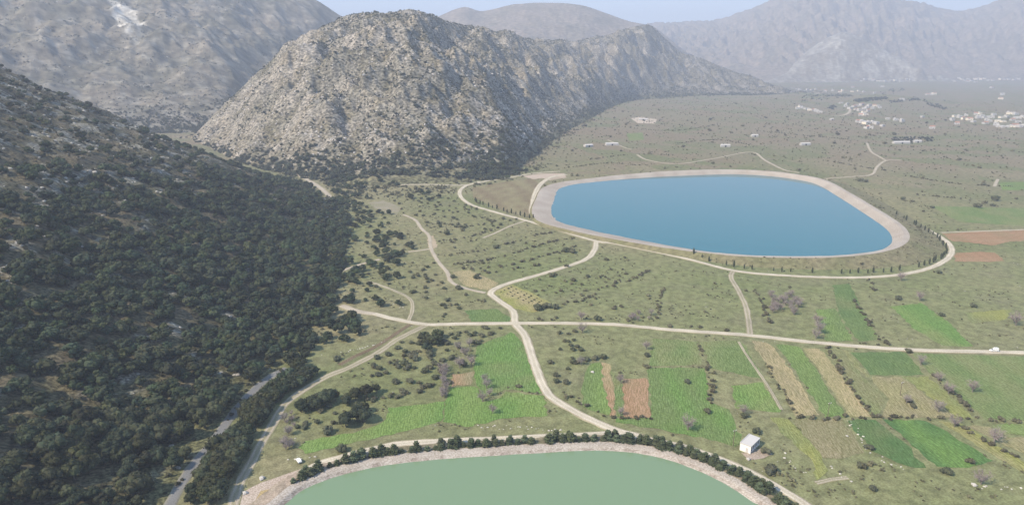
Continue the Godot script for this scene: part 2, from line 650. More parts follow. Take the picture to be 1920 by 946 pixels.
func make_materials() -> void:
	var g1 := noise_tex(0.018, 6, Color(0.8, 0.8, 0.77), Color(1.0, 1.0, 0.97), 5, 1024)
	var g2 := noise_tex(0.03, 5, Color(0.82, 0.81, 0.78), Color(1, 1, 1), 8, 1024)
	var rk := noise_tex(0.02, 6, Color(0.5, 0.5, 0.49), Color(1.0, 1.0, 1.0), 15, 1024, FastNoiseLite.TYPE_SIMPLEX)
	var crop := noise_tex(0.03, 4, Color(0.72, 0.75, 0.64), Color(1, 1, 1), 19, 512)
	var grav := noise_tex(0.05, 5, Color(0.84, 0.83, 0.81), Color(1, 1, 1), 27, 512)
	M.ground = mat("rough_pasture", 0.95, g1, Vector2(1 / 130.0, 1 / 130.0), g2, Vector2(1 / 37.0, 1 / 37.0))
	M.slope = mat("stony_slope", 0.95, g1, Vector2(1 / 90.0, 1 / 90.0), rk, Vector2(1 / 43.0, 1 / 43.0))
	M.rock = mat("limestone_scrub", 0.95, rk, Vector2(1 / 150.0, 1 / 150.0), g1, Vector2(1 / 340.0, 1 / 340.0))
	M.far = mat("far_slopes", 0.95, noise_tex(0.02, 5, Color(0.74, 0.74, 0.74), Color(1, 1, 1), 33, 512), Vector2(1 / 330.0, 1 / 330.0), g1, Vector2(1 / 770.0, 1 / 770.0))
	M.crop = mat("sown_field", 0.9, crop, Vector2(1 / 110.0, 1 / 9.0), g2, Vector2(1 / 45.0, 1 / 45.0))
	M.soil = mat("tilled_soil", 0.95, crop, Vector2(1 / 110.0, 1 / 7.0), g2, Vector2(1 / 29.0, 1 / 29.0))
	M.gravel = mat("white_gravel", 0.9, grav, Vector2(1 / 21.0, 1 / 21.0))
	M.asphalt = mat("grey_asphalt", 0.85, grav, Vector2(1 / 15.0, 1 / 15.0))
	M.bank = mat("stony_bank", 0.92, grav, Vector2(1 / 23.0, 1 / 23.0), g2, Vector2(1 / 31.0, 1 / 31.0))
	M.leaf = mat("foliage", 0.8)
	M.bark = mat("bark", 0.9)
	M.stone = mat("stone", 0.92)
	for w in [["lake", Color(0.010, 0.112, 0.142)], ["pond", Color(0.152, 0.222, 0.132)]]:
		var m := StandardMaterial3D.new()
		m.resource_name = w[0] + "_water"
		m.albedo_color = w[1].linear_to_srgb()
		m.roughness = 0.04
		m.metallic_specular = 0.33
		m.normal_enabled = true
		m.normal_texture = noise_tex(0.03, 4, Color.BLACK, Color.WHITE, 61, 512, FastNoiseLite.TYPE_SIMPLEX_SMOOTH, true, 2.0)
		m.normal_scale = 0.06
		m.uv1_scale = Vector3(1 / 24.0, 1 / 24.0, 1)
		M[w[0]] = m
	M.white = plain_mat("white_render", Color(0.70, 0.69, 0.67))
	M.village = plain_mat("greyish_white_render", Color(0.42, 0.41, 0.40))
	M.cream = plain_mat("cream_render", Color(0.66, 0.6, 0.5))
	M.roof = plain_mat("pale_concrete_roof", Color(0.46, 0.44, 0.42))
	M.tile = plain_mat("terracotta_roof", Color(0.35, 0.17, 0.11))
	M.dark = plain_mat("dark_window", Color(0.03, 0.035, 0.045), 0.2)
	M.tyre = plain_mat("tyre_rubber", Color(0.02, 0.02, 0.02), 0.9)
	M.paint = plain_mat("white_car_paint", Color(0.78, 0.78, 0.77), 0.3)
	M.wood = plain_mat("weathered_wood", Color(0.13, 0.1, 0.075), 0.9)
	M.porcelain = plain_mat("white_insulator", Color(0.8, 0.8, 0.78), 0.3)

func make_ground() -> void:
	lake_toe = lake_ring(rounded(V(lake_crest()), true, 6.0), 1.0)
	pond_toe = offset_ring(rounded(V(pond_crest()), true, 4.0), 9.5)
	var lake_in := offset_ring(lake_toe, -7.0)
	var pond_in := offset_ring(pond_toe, -3.5)
	var a0 := -53.0
	var da := 0.16
	var cols := int(106.0 / da) + 1
	var grow := 0.011
	var rows := int(log(9800.0 / 110.0) / log(1.0 + grow)) + 1
	var pos := PackedVector3Array()
	pos.resize(rows * cols)
	for i in rows:
		var r := 110.0 * pow(1.0 + grow, i)
		for j in cols:
			var a := deg_to_rad(a0 + da * j)
			var x := r * sin(a)
			var z := -r * cos(a)
			var y := flat_h(x, z)
			if r < 1100.0:
				var q := Vector2(x, z)
				if r < 330.0 and Geometry2D.is_point_in_polygon(q, pond_in):
					y = -14.0
				elif r > 430.0 and x > 0.0 and Geometry2D.is_point_in_polygon(q, lake_in):
					y = -14.0
			pos[i * cols + j] = Vector3(x, y, z)
	var green := Color(0.195, 0.215, 0.105)
	var straw := Color(0.285, 0.260, 0.165)
	var brown := Color(0.255, 0.220, 0.170)
	var color := func(p: Vector3, _n: Vector3) -> Color:
		var r := Vector2(p.x, p.z).length()
		var b := n_big.get_noise_2d(p.x, p.z)
		var m := n_mid.get_noise_2d(p.x * 1.5 + 500.0, p.z * 2.2)
		var f := n_fine.get_noise_2d(p.x, p.z * 1.6)
		var c := green.lerp(straw, clampf(0.45 + b * 1.1 + m * 0.4 + f * 0.25, 0, 1))
		c = c.lerp(Color(0.20, 0.245, 0.11), clampf((p.x + 20.0) / 120.0, 0, 0.4) * clampf((560.0 + p.z) / 80.0, 0, 1))
		c = c.lerp(brown, clampf((r - 760.0) / 700.0, 0, 0.75) + clampf(-m * 0.6, 0, 0.4))
		if r > 900.0:      # small plots and walls across the far plain
			var plot := n_fine.get_noise_2d(floor(p.x / 60.0 + b * 3.0) * 91.0, floor(p.z / 90.0 + b * 2.0) * 57.0)
			c = c.lerp(Color(0.16, 0.19, 0.09) if plot > 0.0 else Color(0.25, 0.20, 0.15), clampf(absf(plot) * 2.0, 0, 0.62))
		return c * 1.05
	ground_piece("ground", field_mesh(pos, rows, cols, color), M.ground, "green and straw coloured plain reaching to the mountains")

func lake_crest() -> Array:
	return [29.9, -723.2, 24.2, -674.8, 24.6, -638.9, 32.0, -612.7, 56.5, -584.3, 85.5, -557.0, 123.6, -525.4, 159.7, -503.7, 189.0, -494.1, 223.9, -491.0, 253.7, -495.0, 284.0, -506.8, 311.7, -528.8, 331.2, -557.9, 344.7, -596.2, 355.0, -653.9, 367.3, -735.1, 376.2, -815.1, 362.8, -853.5, 333.0, -882.5, 288.4, -895.5, 223.1, -887.2, 150.0, -866.4, 92.6, -839.0, 58.0, -816.0, 38.4, -781.8]

func pond_crest() -> Array:
	return [88.7, -203.1, 86.0, -207.3, 80.1, -217.3, 70.9, -226.8, 60.4, -234.4, 46.6, -239.3, 29.8, -240.5, 8.5, -238.6, -12.6, -236.3, -33.2, -233.7, -53.1, -229.0, -67.6, -222.0, -77.1, -213.8, -82.2, -203.1] + [-96.0, -175.0, -100.0, -130.0, -80.0, -75.0, -30.0, -45.0, 40.0, -45.0, 85.0, -75.0, 104.0, -130.0, 98.0, -175.0]

func make_hills() -> void:
	# the wooded slope on the left
	var rows := 330
	var cols := 300
	var pos := PackedVector3Array()
	pos.resize(rows * cols)
	for i in rows:
		var z := -60.0 - 3.4 * i
		var fx := foot_x(z)
		for j in cols:
			var x := fx + 14.0 - 2.2 * j * (1.0 + 0.004 * j)
			pos[i * cols + j] = Vector3(x, slope_h(x, z), z)
	var color_a := func(p: Vector3, n: Vector3) -> Color:
		var f := n_fine.get_noise_2d(p.x, p.z)
		var m := n_mid.get_noise_2d(p.x * 2.0, p.z * 2.0)
		var c := Color(0.20, 0.165, 0.115).lerp(Color(0.15, 0.145, 0.085), clampf(0.5 + m, 0, 1))
		c = c.lerp(Color(0.42, 0.40, 0.37), clampf((f + m * 0.8 - 0.16 - clampf(1.0 - p.y / 60.0, 0, 1) * 0.3) * 4.0, 0, 0.8))
		c = c.lerp(Color(0.20, 0.20, 0.10), clampf(1.0 - p.y / 6.0, 0, 1) * 0.8)
		return c * 1.05
	ground_piece("wooded_hillside", field_mesh(pos, rows, cols, color_a), M.slope, "steep stony hillside under dark evergreen oaks")

	# the rocky hill in the middle
	hill_b = hill([-25.70, 0, 1420, -24.55, 9, 1440, -23.10, 41, 1460, -21.63, 74, 1480, -19.95, 116, 1500, -18.26, 155, 1520, -15.79, 196, 1540, -13.32, 226, 1560, -11.28, 234, 1560, -9.23, 237, 1560, -7.98, 244, 1560, -6.74, 240, 1600, -5.08, 228, 1720, -2.55, 226, 2000, 0.00, 213, 2250, 2.57, 198, 2500, 5.12, 204, 2800, 7.64, 234, 3050, 9.28, 269, 3200, 10.92, 286, 3300, 11.99, 232, 3350, 13.08, 174, 3400, 15.56, 126, 3400, 18.41, 63, 3400, 20.41, 24, 3350, 22.37, -6, 3250, 23.51, -20, 3200], [-25.68, 1460, -24.61, 1391, -22.87, 1160, -21.03, 1030, -17.49, 915, -14.18, 856, -11.62, 826, -7.20, 837, -3.61, 843, -0.45, 873, 1.79, 1046, 3.99, 1319, 6.15, 1685, 8.28, 2168, 10.38, 2631, 14.53, 2857, 18.54, 2958, 23.49, 3058], -26.5, 24.5, 0.1, 0.7)
	hill_b.bulge = 0.3
	hill_b.ease = 0.3
	hill_b.gully = 0.24
	hill_b.rough = 2.2
	hill_b.lump = 26.0
	var color_b := func(p: Vector3, n: Vector3) -> Color:
		var q := polar(p.x, p.z)
		var f := n_rock.get_noise_2d(p.x * 0.45 + 900.0, p.z * 0.45)
		var m := n_mid.get_noise_2d(p.x, p.z)
		var c := Color(0.32, 0.285, 0.24).lerp(Color(0.23, 0.205, 0.145), clampf(0.5 + m * 1.2, 0, 1))
		c = c.lerp(Color(0.44, 0.41, 0.39), clampf(0.25 + f * 1.5 + (0.90 - n.y) * 1.5, 0, 0.8))
		c = c.lerp(Color(0.09, 0.10, 0.065), clampf(n_ridge.get_noise_2d(p.x * 0.6 + 70.0, p.z * 0.6) * 0.7 + 0.02, 0, 0.4))
		var up := hill_t(hill_b, q.x, q.y).y
		c = c.lerp(Color(0.19, 0.19, 0.105), 0.85 * (1.0 - smoothstep(0.0, 0.07, up)) * smoothstep(-17.0, -14.0, q.x))
		return c * Color(1.2, 1.18, 1.18)
	ground_piece("rocky_hill", hill_mesh(hill_b, 800.0, 3900.0, 0.0052, 0.1, color_b), M.rock, "grey limestone hill dotted with dark scrub")

	hill_c = hill([-11.01, 199, 4600, -7.61, 329, 4600, -5.49, 404, 4600, -4.64, 433, 4600, -3.71, 455, 4600, -2.54, 421, 4600, -1.48, 437, 4600, 0.00, 466, 4600, 1.69, 475, 4600, 4.21, 474, 4600, 5.68, 458, 4600, 7.15, 419, 4600, 9.26, 360, 4600, 11.13, 333, 4600, 12.83, 230, 4600, 14.75, 118, 4600], [-11.19, 3319, 14.91, 3370], -11.5, 15.5, 0.1)
	hill_c.gully = 0.07
	hill_c.rough = 3.0
	hill_c.scale = 2.0
	var color_c := func(p: Vector3, _n: Vector3) -> Color:
		var m := n_mid.get_noise_2d(p.x * 0.5, p.z * 0.5)
		var f := n_rock.get_noise_2d(p.x * 0.5, p.z * 0.5)
		return Color(0.33, 0.27, 0.23).lerp(Color(0.215, 0.19, 0.15), clampf(0.45 + m + f * 0.8, 0, 1)) * 1.05
	ground_piece("domed_hill", hill_mesh(hill_c, 3300.0, 5600.0, 0.007, 0.12, color_c), M.far, "smooth brown dome rising behind the rocky hill")

	hill_d = hill([-53.48, 342, 2800, -44.63, 388, 2900, -37.52, 440, 3000, -31.98, 443, 3000, -25.67, 434, 3000, -20.42, 420, 3000, -17.09, 398, 3000, -14.82, 361, 3000, -13.31, 304, 3000, -10.92, 270, 3000, -8.48, 224, 3000, -5.99, 161, 3000], [-55.51, 1806, -36.69, 1597, -30.48, 1591, -25.27, 1560, -22.64, 1622, -18.68, 1949, -13.74, 2473, -6.09, 2744], -56.0, -6.5, 0.14)
	hill_d.gully = 0.16
	hill_d.rough = 1.6
	hill_d.lump = 20.0
	hill_d.scale = 2.0
	var color_d := func(p: Vector3, n: Vector3) -> Color:
		var q := polar(p.x, p.z)
		var m := n_mid.get_noise_2d(p.x * 0.6, p.z * 0.6)
		var f := n_rock.get_noise_2d(p.x * 0.35, p.z * 0.35)
		var c := Color(0.265, 0.235, 0.205).lerp(Color(0.155, 0.148, 0.12), clampf(0.5 + m * 1.1, 0, 1))
		c = c.lerp(Color(0.40, 0.38, 0.36), clampf(f * 1.6 - 0.05, 0, 0.45))
		var scree := 1.0 - Vector2((q.x + 28.2 + (q.y - 2330.0) * 0.003) / 0.9, (q.y - 2330.0) / 170.0).length() + n_fine.get_noise_2d(p.x * 0.4, p.z * 0.4) * 0.5
		c = c.lerp(Color(0.66, 0.63, 0.61), clampf(scree * 3.5, 0, 1))
		return c * 1.05
	ground_piece("hazy_mountain", hill_mesh(hill_d, 1150.0, 4200.0, 0.0075, 0.13, color_d), M.far, "long grey mountain slope closing the valley on the left")

	hill_e = hill([5.11, 340, 7600, 9.29, 402, 7600, 10.91, 480, 7600, 13.74, 487, 7500, 15.72, 485, 7400, 17.61, 554, 7200, 19.44, 621, 7000, 20.86, 683, 6800, 23.31, 733, 6700, 26.44, 702, 6800, 28.21, 607, 7000, 29.52, 597, 7200, 30.53, 556, 7400, 31.80, 525, 7500, 32.96, 560, 7500, 34.05, 613, 7400, 36.19, 676, 7300, 39.73, 720, 7300, 48.36, 610, 7300, 55.01, 431, 7300], [5.20, 4216, 22.27, 4633, 32.49, 5306, 40.84, 5789, 55.79, 7790], 5.0, 54.0, 0.15)
	hill_e.gully = 0.10
	hill_e.rough = 6.0
	hill_e.lump = 80.0
	hill_e.scale = 4.0
	ground_piece("far_mountain", hill_mesh(hill_e, 4150.0, 9000.0, 0.010, 0.15, color_c), M.far, "pale blue mountain range beyond the villages")
	hill_f = hill([16.14, -85, 5000, 18.48, -40, 5000, 20.33, 36, 5050, 22.41, 174, 5150, 23.74, 269, 5200, 24.92, 312, 5200, 26.21, 260, 5200, 28.39, 153, 5150, 30.51, 58, 5050, 32.50, -1, 5000, 34.38, -31, 5000], [16.09, 4197, 25.89, 4766, 34.31, 5302], 14.5, 33.0, 0.12)
	hill_f.gully = 0.16
	hill_f.rough = 8.0
	hill_f.scale = 2.5
	var color_f := func(p: Vector3, n: Vector3) -> Color:
		var m := n_mid.get_noise_2d(p.x * 0.3, p.z * 0.3)
		var f := n_rock.get_noise_2d(p.x * 0.35, p.z * 0.35)
		return Color(0.26, 0.225, 0.185).lerp(Color(0.46, 0.43, 0.40), clampf(0.2 + f * 1.8 + m * 1.4, 0, 1)) * 1.05
	ground_piece("mountain_spur", hill_mesh(hill_f, 4200.0, 6200.0, 0.007, 0.12, color_f), M.far, "lighter rocky spur in front of the far mountain range")

func make_reservoirs() -> void:
	var lake := rounded(V(lake_crest()), true, 6.0)
	var inner := func(p: Vector3, _n: Vector3) -> Color:
		var f := n_fine.get_noise_2d(p.x * 0.7, p.z * 0.7)
		return Color(0.40, 0.355, 0.315).lerp(Color(0.50, 0.455, 0.42), clampf(0.5 + f + (p.y - 1.5) * 0.08, 0, 1)) * 1.0
	bank("reservoir_bank", lake, [[-22.0, -1.4], [-10.0, -0.17], [-8.6, 0.0], [-5.6, 0.34], [-3.1, 0.64], [-0.8, 0.95], [0.0, 1.0], [3.0, 1.005], [4.0, 0.98]], inner, M.bank, "pale stony inner bank and gravel crest of the blue reservoir", 0.2, 1)
	var outer := func(p: Vector3, _n: Vector3) -> Color:
		var f := n_fine.get_noise_2d(p.x * 0.6, p.z * 0.6)
		var m := n_mid.get_noise_2d(p.x * 3.0, p.z * 3.0)
		return Color(0.185, 0.19, 0.105).lerp(Color(0.25, 0.22, 0.15), clampf(0.5 + f * 0.6 + m * 0.4, 0, 1)) * 1.1
	bank("reservoir_embankment", lake, [[0.0, 0.975], [0.12, 0.9], [0.32, 0.68], [0.52, 0.46], [0.72, 0.25], [0.92, 0.07], [1.0, 0.01], [1.12, -0.12]], outer, M.ground, "grassy outer slope of the blue reservoir embankment", 0.2, 2)
	ground_piece("lake_water", sheet(lake_inner(lake, -7.6), 0.0, 40.0, 0.0, Color.WHITE, Color.WHITE, 1.25), M.lake, "still blue water of the far reservoir")
	var pond := rounded(V(pond_crest()), true, 1.4)
	var stony := func(p: Vector3, _n: Vector3) -> Color:
		var f := n_fine.get_noise_2d(p.x * 1.6, p.z * 1.6)
		var c := Color(0.35, 0.315, 0.285).lerp(Color(0.41, 0.375, 0.345), clampf(0.5 + f * 1.3, 0, 1))
		if p.y < 0.3:
			c = c.lerp(Color(0.21, 0.175, 0.15), clampf(n_fine.get_noise_2d(p.x * 4.6 + 77.0, p.z * 4.6) * 3.0 - 0.2, 0, 0.7))
		return c * 1.3
	bank("pond_bank", pond, [[-16.0, -6.0], [-8.0, -3.5], [-2.6, -1.2], [-1.8, -0.65], [-1.3, -0.35], [-0.9, -0.22], [-0.5, 0.1], [0.0, 0.4], [1.0, 0.58], [2.0, 0.66], [3.0, 0.7]], stony, M.bank, "eroded pinkish bank round the green pond", 0.14)
	var verge := func(p: Vector3, _n: Vector3) -> Color:
		var f := n_fine.get_noise_2d(p.x * 1.2, p.z * 1.2)
		if p.x < -52.0 and p.z > -238.0:
			return Color(0.46, 0.375, 0.33).lerp(Color(0.40, 0.34, 0.29), clampf(0.5 + f, 0, 1))
		return Color(0.17, 0.16, 0.10).lerp(Color(0.27, 0.23, 0.18), clampf(0.5 + f, 0, 1)) * 1.3
	bank("pond_verge", pond, [[2.9, 0.68], [5.0, 0.5], [7.0, 0.28], [9.0, 0.1], [11.0, -0.35]], verge, M.ground, "narrow weedy verge between the green pond and its pines", 0.1)
	ground_piece("pond_water", sheet(offset_ring(pond, -0.6), 0.0, 30.0, 0.0, Color.WHITE, Color.WHITE, -0.55), M.pond, "opaque green water of the near reservoir")
	for ring in [[lake_toe, 3], [pond_toe, 3]]:
		var p: PackedVector2Array = ring[0]
		var lo := p[0]
		var hi := p[0]
		for q in p:
			lo = lo.min(q); hi = hi.max(q)
		var x := lo.x
		while x < hi.x:
			var z := lo.y
			while z < hi.y:
				if Geometry2D.is_point_in_polygon(Vector2(x, z), p):
					mark(x, z, 0.5, 3)
				z += 2.0
			x += 2.0

func make_fields() -> void:
	var vivid := Color(0.165, 0.280, 0.085)
	var vivid2 := Color(0.220, 0.310, 0.105)
	var soft := Color(0.180, 0.250, 0.100)
	var soft2 := Color(0.250, 0.280, 0.135)
	var deep := Color(0.100, 0.190, 0.070)
	var deep2 := Color(0.135, 0.205, 0.085)
	var tan := Color(0.460, 0.380, 0.240)
	var tan2 := Color(0.360, 0.325, 0.185)
	var olive := Color(0.270, 0.255, 0.150)
	var olive2 := Color(0.330, 0.285, 0.190)
	var red := Color(0.400, 0.240, 0.160)
	var red2 := Color(0.420, 0.275, 0.190)
	var yel := Color(0.330, 0.330, 0.120)
	for f in [
		[vivid, vivid2, 1.54, [-84.7, -240.5, -83.3, -245.2, -66.2, -250.9, -54.1, -259.5, -55.4, -272.3, -38.3, -275.7, -30.9, -278.7, -29.6, -260.3, -52.5, -248.4, -68.3, -241.2, -80.7, -235.9], "vivid green corn field left of the row of bare trees"],
		[vivid, vivid2, 1.54, [-29.9, -278.2, -28.9, -291.1, -17.6, -292.7, -13.3, -278.2, -5.3, -280.2, -3.5, -287.4, 14.2, -283.2, 15.7, -264.8, -4.6, -262.1, -20.2, -255.5, -29.1, -259.5], "vivid green field with grey trees standing in it"],
		[soft, vivid, 1.54, [-18.7, -339.7, 0.0, -358.9, 7.2, -338.3, 10.1, -312.2, 12.2, -296.0, 13.8, -285.3, -3.0, -289.5, -12.7, -281.2, -16.9, -293.8, -19.2, -312.2], "soft green field beside the bend of the gravel road"],
		[vivid2, soft, 1.72, [36.0, -309.8, 40.0, -317.1, 45.4, -319.0, 43.7, -303.3, 43.4, -281.7, 43.3, -266.7, 37.9, -268.1, 31.8, -273.3, 33.0, -292.1], "rounded green strip of young corn"],
		[red2, tan, 1.72, [45.7, -319.0, 49.0, -317.8, 48.4, -303.3, 47.4, -284.2, 44.5, -265.7, 43.4, -266.2, 43.7, -281.7, 44.1, -302.7], "narrow brown footpath strip beside the green corn strip"],
		[soft, soft2, 1.72, [49.4, -314.7, 49.7, -301.6, 52.6, -297.1, 48.3, -264.8, 44.9, -265.3, 47.8, -285.3], "thin grassy strip between two brown strips"],
		[red, red2, 1.72, [53.8, -299.9, 65.5, -301.6, 60.2, -263.9, 48.3, -263.5], "tilled reddish brown rectangle"],
		[vivid, soft, 1.71, [67.5, -312.2, 96.6, -312.2, 89.1, -276.7, 96.3, -271.4, 93.4, -243.6, 88.8, -241.2, 74.5, -248.8, 60.7, -254.3, 44.1, -259.5, 45.4, -262.6, 60.5, -263.0], "large bright green field north of the white building"],
		[vivid2, vivid, 1.68, [104.2, -293.8, 120.1, -297.1, 117.6, -267.6, 99.6, -271.4], "small bright green four sided field"],
		[soft2, soft, 1.71, [78.5, -349.8, 101.5, -345.4, 96.5, -315.9, 68.8, -314.7], "pale striped green field south of the gravel road"],
		[soft, soft2, 1.68, [103.0, -345.4, 125.9, -346.9, 122.4, -299.3, 99.2, -312.2], "soft green field beside the double rut track"],
		[tan, olive2, 1.64, [131.8, -346.9, 139.3, -343.3, 140.3, -326.1, 137.1, -293.8, 133.6, -264.8, 123.0, -264.8, 126.3, -286.8, 128.1, -312.2], "pale tan strip field with a bare end"],
		[soft, vivid2, 1.70, [142.5, -342.5, 154.6, -338.3, 151.1, -307.4, 144.8, -263.9, 135.6, -263.9, 138.6, -293.8, 142.4, -328.7], "long green strip field beside the power pole"],
		[tan, tan2, 1.70, [155.5, -336.9, 164.6, -336.2, 161.9, -309.2, 155.4, -263.9, 146.2, -263.9, 152.1, -307.4], "long straw coloured strip field"],
		[soft2, olive, 1.70, [165.7, -335.5, 173.9, -334.1, 171.0, -299.3, 170.7, -281.7, 158.6, -263.9, 156.3, -263.9, 163.0, -309.2], "olive green strip field between two straw strips"],
		[tan2, soft2, 1.70, [175.3, -334.1, 178.1, -333.5, 176.4, -317.1, 175.1, -303.9, 172.4, -301.6, 173.7, -318.4], "short pale wedge of stubble"],
		[soft, deep2, 1.70, [178.9, -331.4, 208.1, -331.4, 202.5, -304.5, 175.9, -304.5, 177.6, -319.6], "mid green field below the road bend"],
		[olive2, tan2, 1.70, [174.0, -302.7, 189.6, -302.7, 191.1, -278.2, 192.4, -263.5, 160.2, -263.9, 171.4, -280.2], "broad stubble field with two poles"],
		[soft2, yel, 1.51, [190.6, -302.7, 202.6, -302.7, 201.5, -284.2, 199.5, -263.0, 193.5, -263.0, 192.0, -278.2], "yellowish green strip field"],
		[soft2, soft, 1.51, [210.7, -330.1, 266.1, -326.1, 281.5, -320.9, 234.7, -260.3, 204.0, -262.1, 206.6, -288.4, 205.9, -306.2], "wide pale green field reaching the right of the road"],
		[deep, deep2, 1.70, [143.3, -261.7, 155.8, -262.1, 158.9, -243.6, 156.9, -226.1, 150.2, -227.2, 143.2, -237.4], "dark green narrow corn field"],
		[deep, vivid, 1.51, [159.3, -261.7, 177.8, -261.2, 182.1, -245.6, 186.2, -230.0, 170.0, -226.5, 161.3, -226.1, 160.6, -244.4], "dark green corn field with a bright edge"],
		[olive, olive2, 1.70, [120.1, -262.1, 142.1, -262.1, 139.5, -236.6, 128.5, -232.9, 121.6, -233.3], "rough olive fallow field"],
		[yel, soft2, 1.64, [111.1, -263.9, 119.5, -263.0, 121.5, -235.9, 119.2, -225.1, 112.4, -216.7, 115.8, -232.2, 113.3, -241.6], "yellow flowering strip east of the white building"],
		[tan2, yel, 1.51, [182.7, -260.3, 191.1, -259.9, 196.9, -230.0, 200.9, -216.7, 196.0, -210.4, 190.3, -226.5], "straw strip running off to the right"],
		[soft2, vivid2, 1.51, [204.2, -257.7, 233.3, -258.6, 225.5, -248.4, 199.9, -250.1], "small bright green plot far right"],
		[tan2, olive2, 1.51, [191.9, -256.8, 201.7, -256.0, 198.3, -248.4, 224.2, -246.8, 211.2, -230.0, 201.1, -235.9], "pale dry plot right of the dark green corn"],
		[soft, deep2, 1.68, [219.0, -441.4, 232.3, -444.8, 215.3, -392.7, 202.8, -348.3, 189.6, -345.4, 197.9, -385.5], "green strip field below the embankment"],
		[vivid2, soft, 1.88, [187.3, -394.5, 200.0, -396.3, 187.3, -345.4, 172.2, -346.9], "bright green plot beside the green strip"],
		[vivid2, vivid, 1.51, [236.9, -400.1, 258.9, -405.8, 256.0, -372.6, 248.0, -338.3, 232.2, -339.7, 230.6, -365.3], "bright green slanting field north of the road"],
		[yel, soft2, 1.68, [276.5, -389.0, 307.6, -394.5, 294.4, -378.5, 268.5, -371.8], "patch of yellow flowers in pasture"],
		[red, red2, 0.1, [378.7, -581.1, 417.5, -588.7, 494.6, -596.5, 466.0, -559.4, 422.8, -555.9, 396.6, -542.4, 377.8, -555.9, 370.6, -555.9], "upper red brown tilled field right of the blue reservoir"],
		[red, red2, 0.1, [351.1, -520.2, 374.2, -523.3, 384.1, -520.2, 375.6, -498.2, 359.9, -495.4, 337.3, -496.8], "lower red brown tilled field right of the blue reservoir"],
		[soft2, soft, 1.71, [436.0, -696.6, 560.1, -681.2, 497.7, -600.4, 421.6, -625.3], "pale green field beyond the red brown field"],
		[vivid2, soft, 1.71, [601.2, -833.0, 682.6, -839.6, 639.7, -784.1, 571.9, -784.8], "distant bright green plot at the right"],
		[tan, yel, 1.0, [-12.4, -427.2, 0.0, -442.6, 14.0, -424.0, 25.5, -403.9, 13.6, -389.0, 0.7, -396.3], "yellow straw orchard plot with rows"],
		[tan, olive2, 1.4, [-44.0, -471.4, -31.1, -475.3, -9.2, -446.0, -15.6, -430.4, -31.9, -439.2], "pale straw field west of the lane"],
		[soft, deep2, 1.54, [-28.8, -392.7, -9.9, -396.3, -0.6, -380.2, -3.1, -373.4, -23.8, -374.3], "small green plot at the crossroads"],
		[red2, olive2, 1.54, [-29.3, -305.1, -19.0, -308.0, -19.2, -293.8, -28.7, -292.7], "small fallow brown patch above the green field"],
		[olive2, brown_grass(), 1.3, [-48.0, -798.5, -13.2, -834.0, 28.6, -864.6, 32.5, -823.0, 23.9, -753.3, 15.5, -642.9, -15.3, -683.7, -42.4, -741.3], "brown grass terrace left of the blue reservoir"],
		[soft2, soft, 1.3, [229.5, -1379.1, 265.5, -1400.6, 245.7, -1276.3, 215.0, -1258.4], "light green plot on the far pasture"],
	]:
		var dry: bool = f[0] in [red, red2]
		field("sown_field" if f[0] in [vivid, vivid2, soft, deep] else "tilled_field" if dry else "dry_field", f[3], f[2], f[0] * 1.05, f[1] * 1.05, M.soil if dry else M.crop, f[4])
	# bare worked ground
	field("bare_ground", [-97.1, -200.0, -98.2, -206.4, -94.4, -213.5, -87.1, -220.7, -77.1, -227.2, -66.0, -231.5, -70.5, -225.1, -77.9, -216.4, -83.1, -204.0, -82.9, -200.0], 0.6, Color(0.42, 0.335, 0.285) * 1.2, Color(0.47, 0.41, 0.36) * 1.2, M.bank, "bare pinkish ground beside the green pond", 0.07)
	field("yellow_spoil_heap", [-90.1, -205.8, -89.4, -211.3, -84.9, -213.8, -81.0, -212.6, -82.1, -207.6, -85.4, -204.0], 0.6, Color(0.40, 0.29, 0.12) * 1.2, Color(0.40, 0.33, 0.2) * 1.2, M.bank, "yellow earth spread on the bare ground", 0.1)
	field("gravel_apron", [13.9, -880.7, 39.0, -901.7, 69.5, -901.7, 69.8, -868.6, 46.9, -849.0, 39.5, -864.6, 27.0, -856.7], 0.2, Color(0.44, 0.36, 0.31) * 1.3, Color(0.40, 0.34, 0.28) * 1.3, M.bank, "pale gravel apron at the corner of the blue reservoir", 0.12)
	field("quarry_floor", [299.8, -1747.2, 331.1, -1794.2, 356.1, -1700.5, 327.6, -1585.0, 291.5, -1602.3], 0.2, Color(0.5, 0.42, 0.36) * 1.3, Color(0.45, 0.4, 0.34) * 1.3, M.bank, "pale levelled site on the far pasture", 0.3)
	field("reservoir_shoulder", [38.7, -600.4, 72.1, -564.7, 90.0, -555.9, 116.7, -532.7, 120.7, -539.1, 87.0, -566.5, 57.3, -592.6, 39.1, -608.5], 0.2, Color(0.36, 0.29, 0.24) * 1.3, Color(0.40, 0.34, 0.28) * 1.3, M.bank, "pale worn strip between the lane and the embankment", 0.1)
	field("bare_patch", [-72.8, -562.9, -69.0, -577.4, -61.2, -539.1, -65.9, -526.4], 0.2, Color(0.40, 0.33, 0.25) * 1.3, Color(0.33, 0.28, 0.2) * 1.3, M.bank, "bare tan patch beside the stony track")
	field("stony_yard", [-153.2, -712.8, -138.2, -723.9, -114.7, -691.4, -113.0, -656.8, -130.5, -666.3], 0.2, Color(0.32, 0.29, 0.23) * 1.1, Color(0.26, 0.25, 0.16) * 1.1, M.bank, "stony clearing among the western shrubs")
	field("farmyard", [90.3, -235.1, 96.1, -238.9, 100.2, -239.7, 102.7, -235.9, 97.4, -232.9, 91.5, -231.5], 0.3, Color(0.36, 0.30, 0.26) * 1.3, Color(0.28, 0.25, 0.2) * 1.3, M.bank, "worn yard in front of the white building")

func brown_grass() -> Color:
	return Color(0.245, 0.185, 0.130)

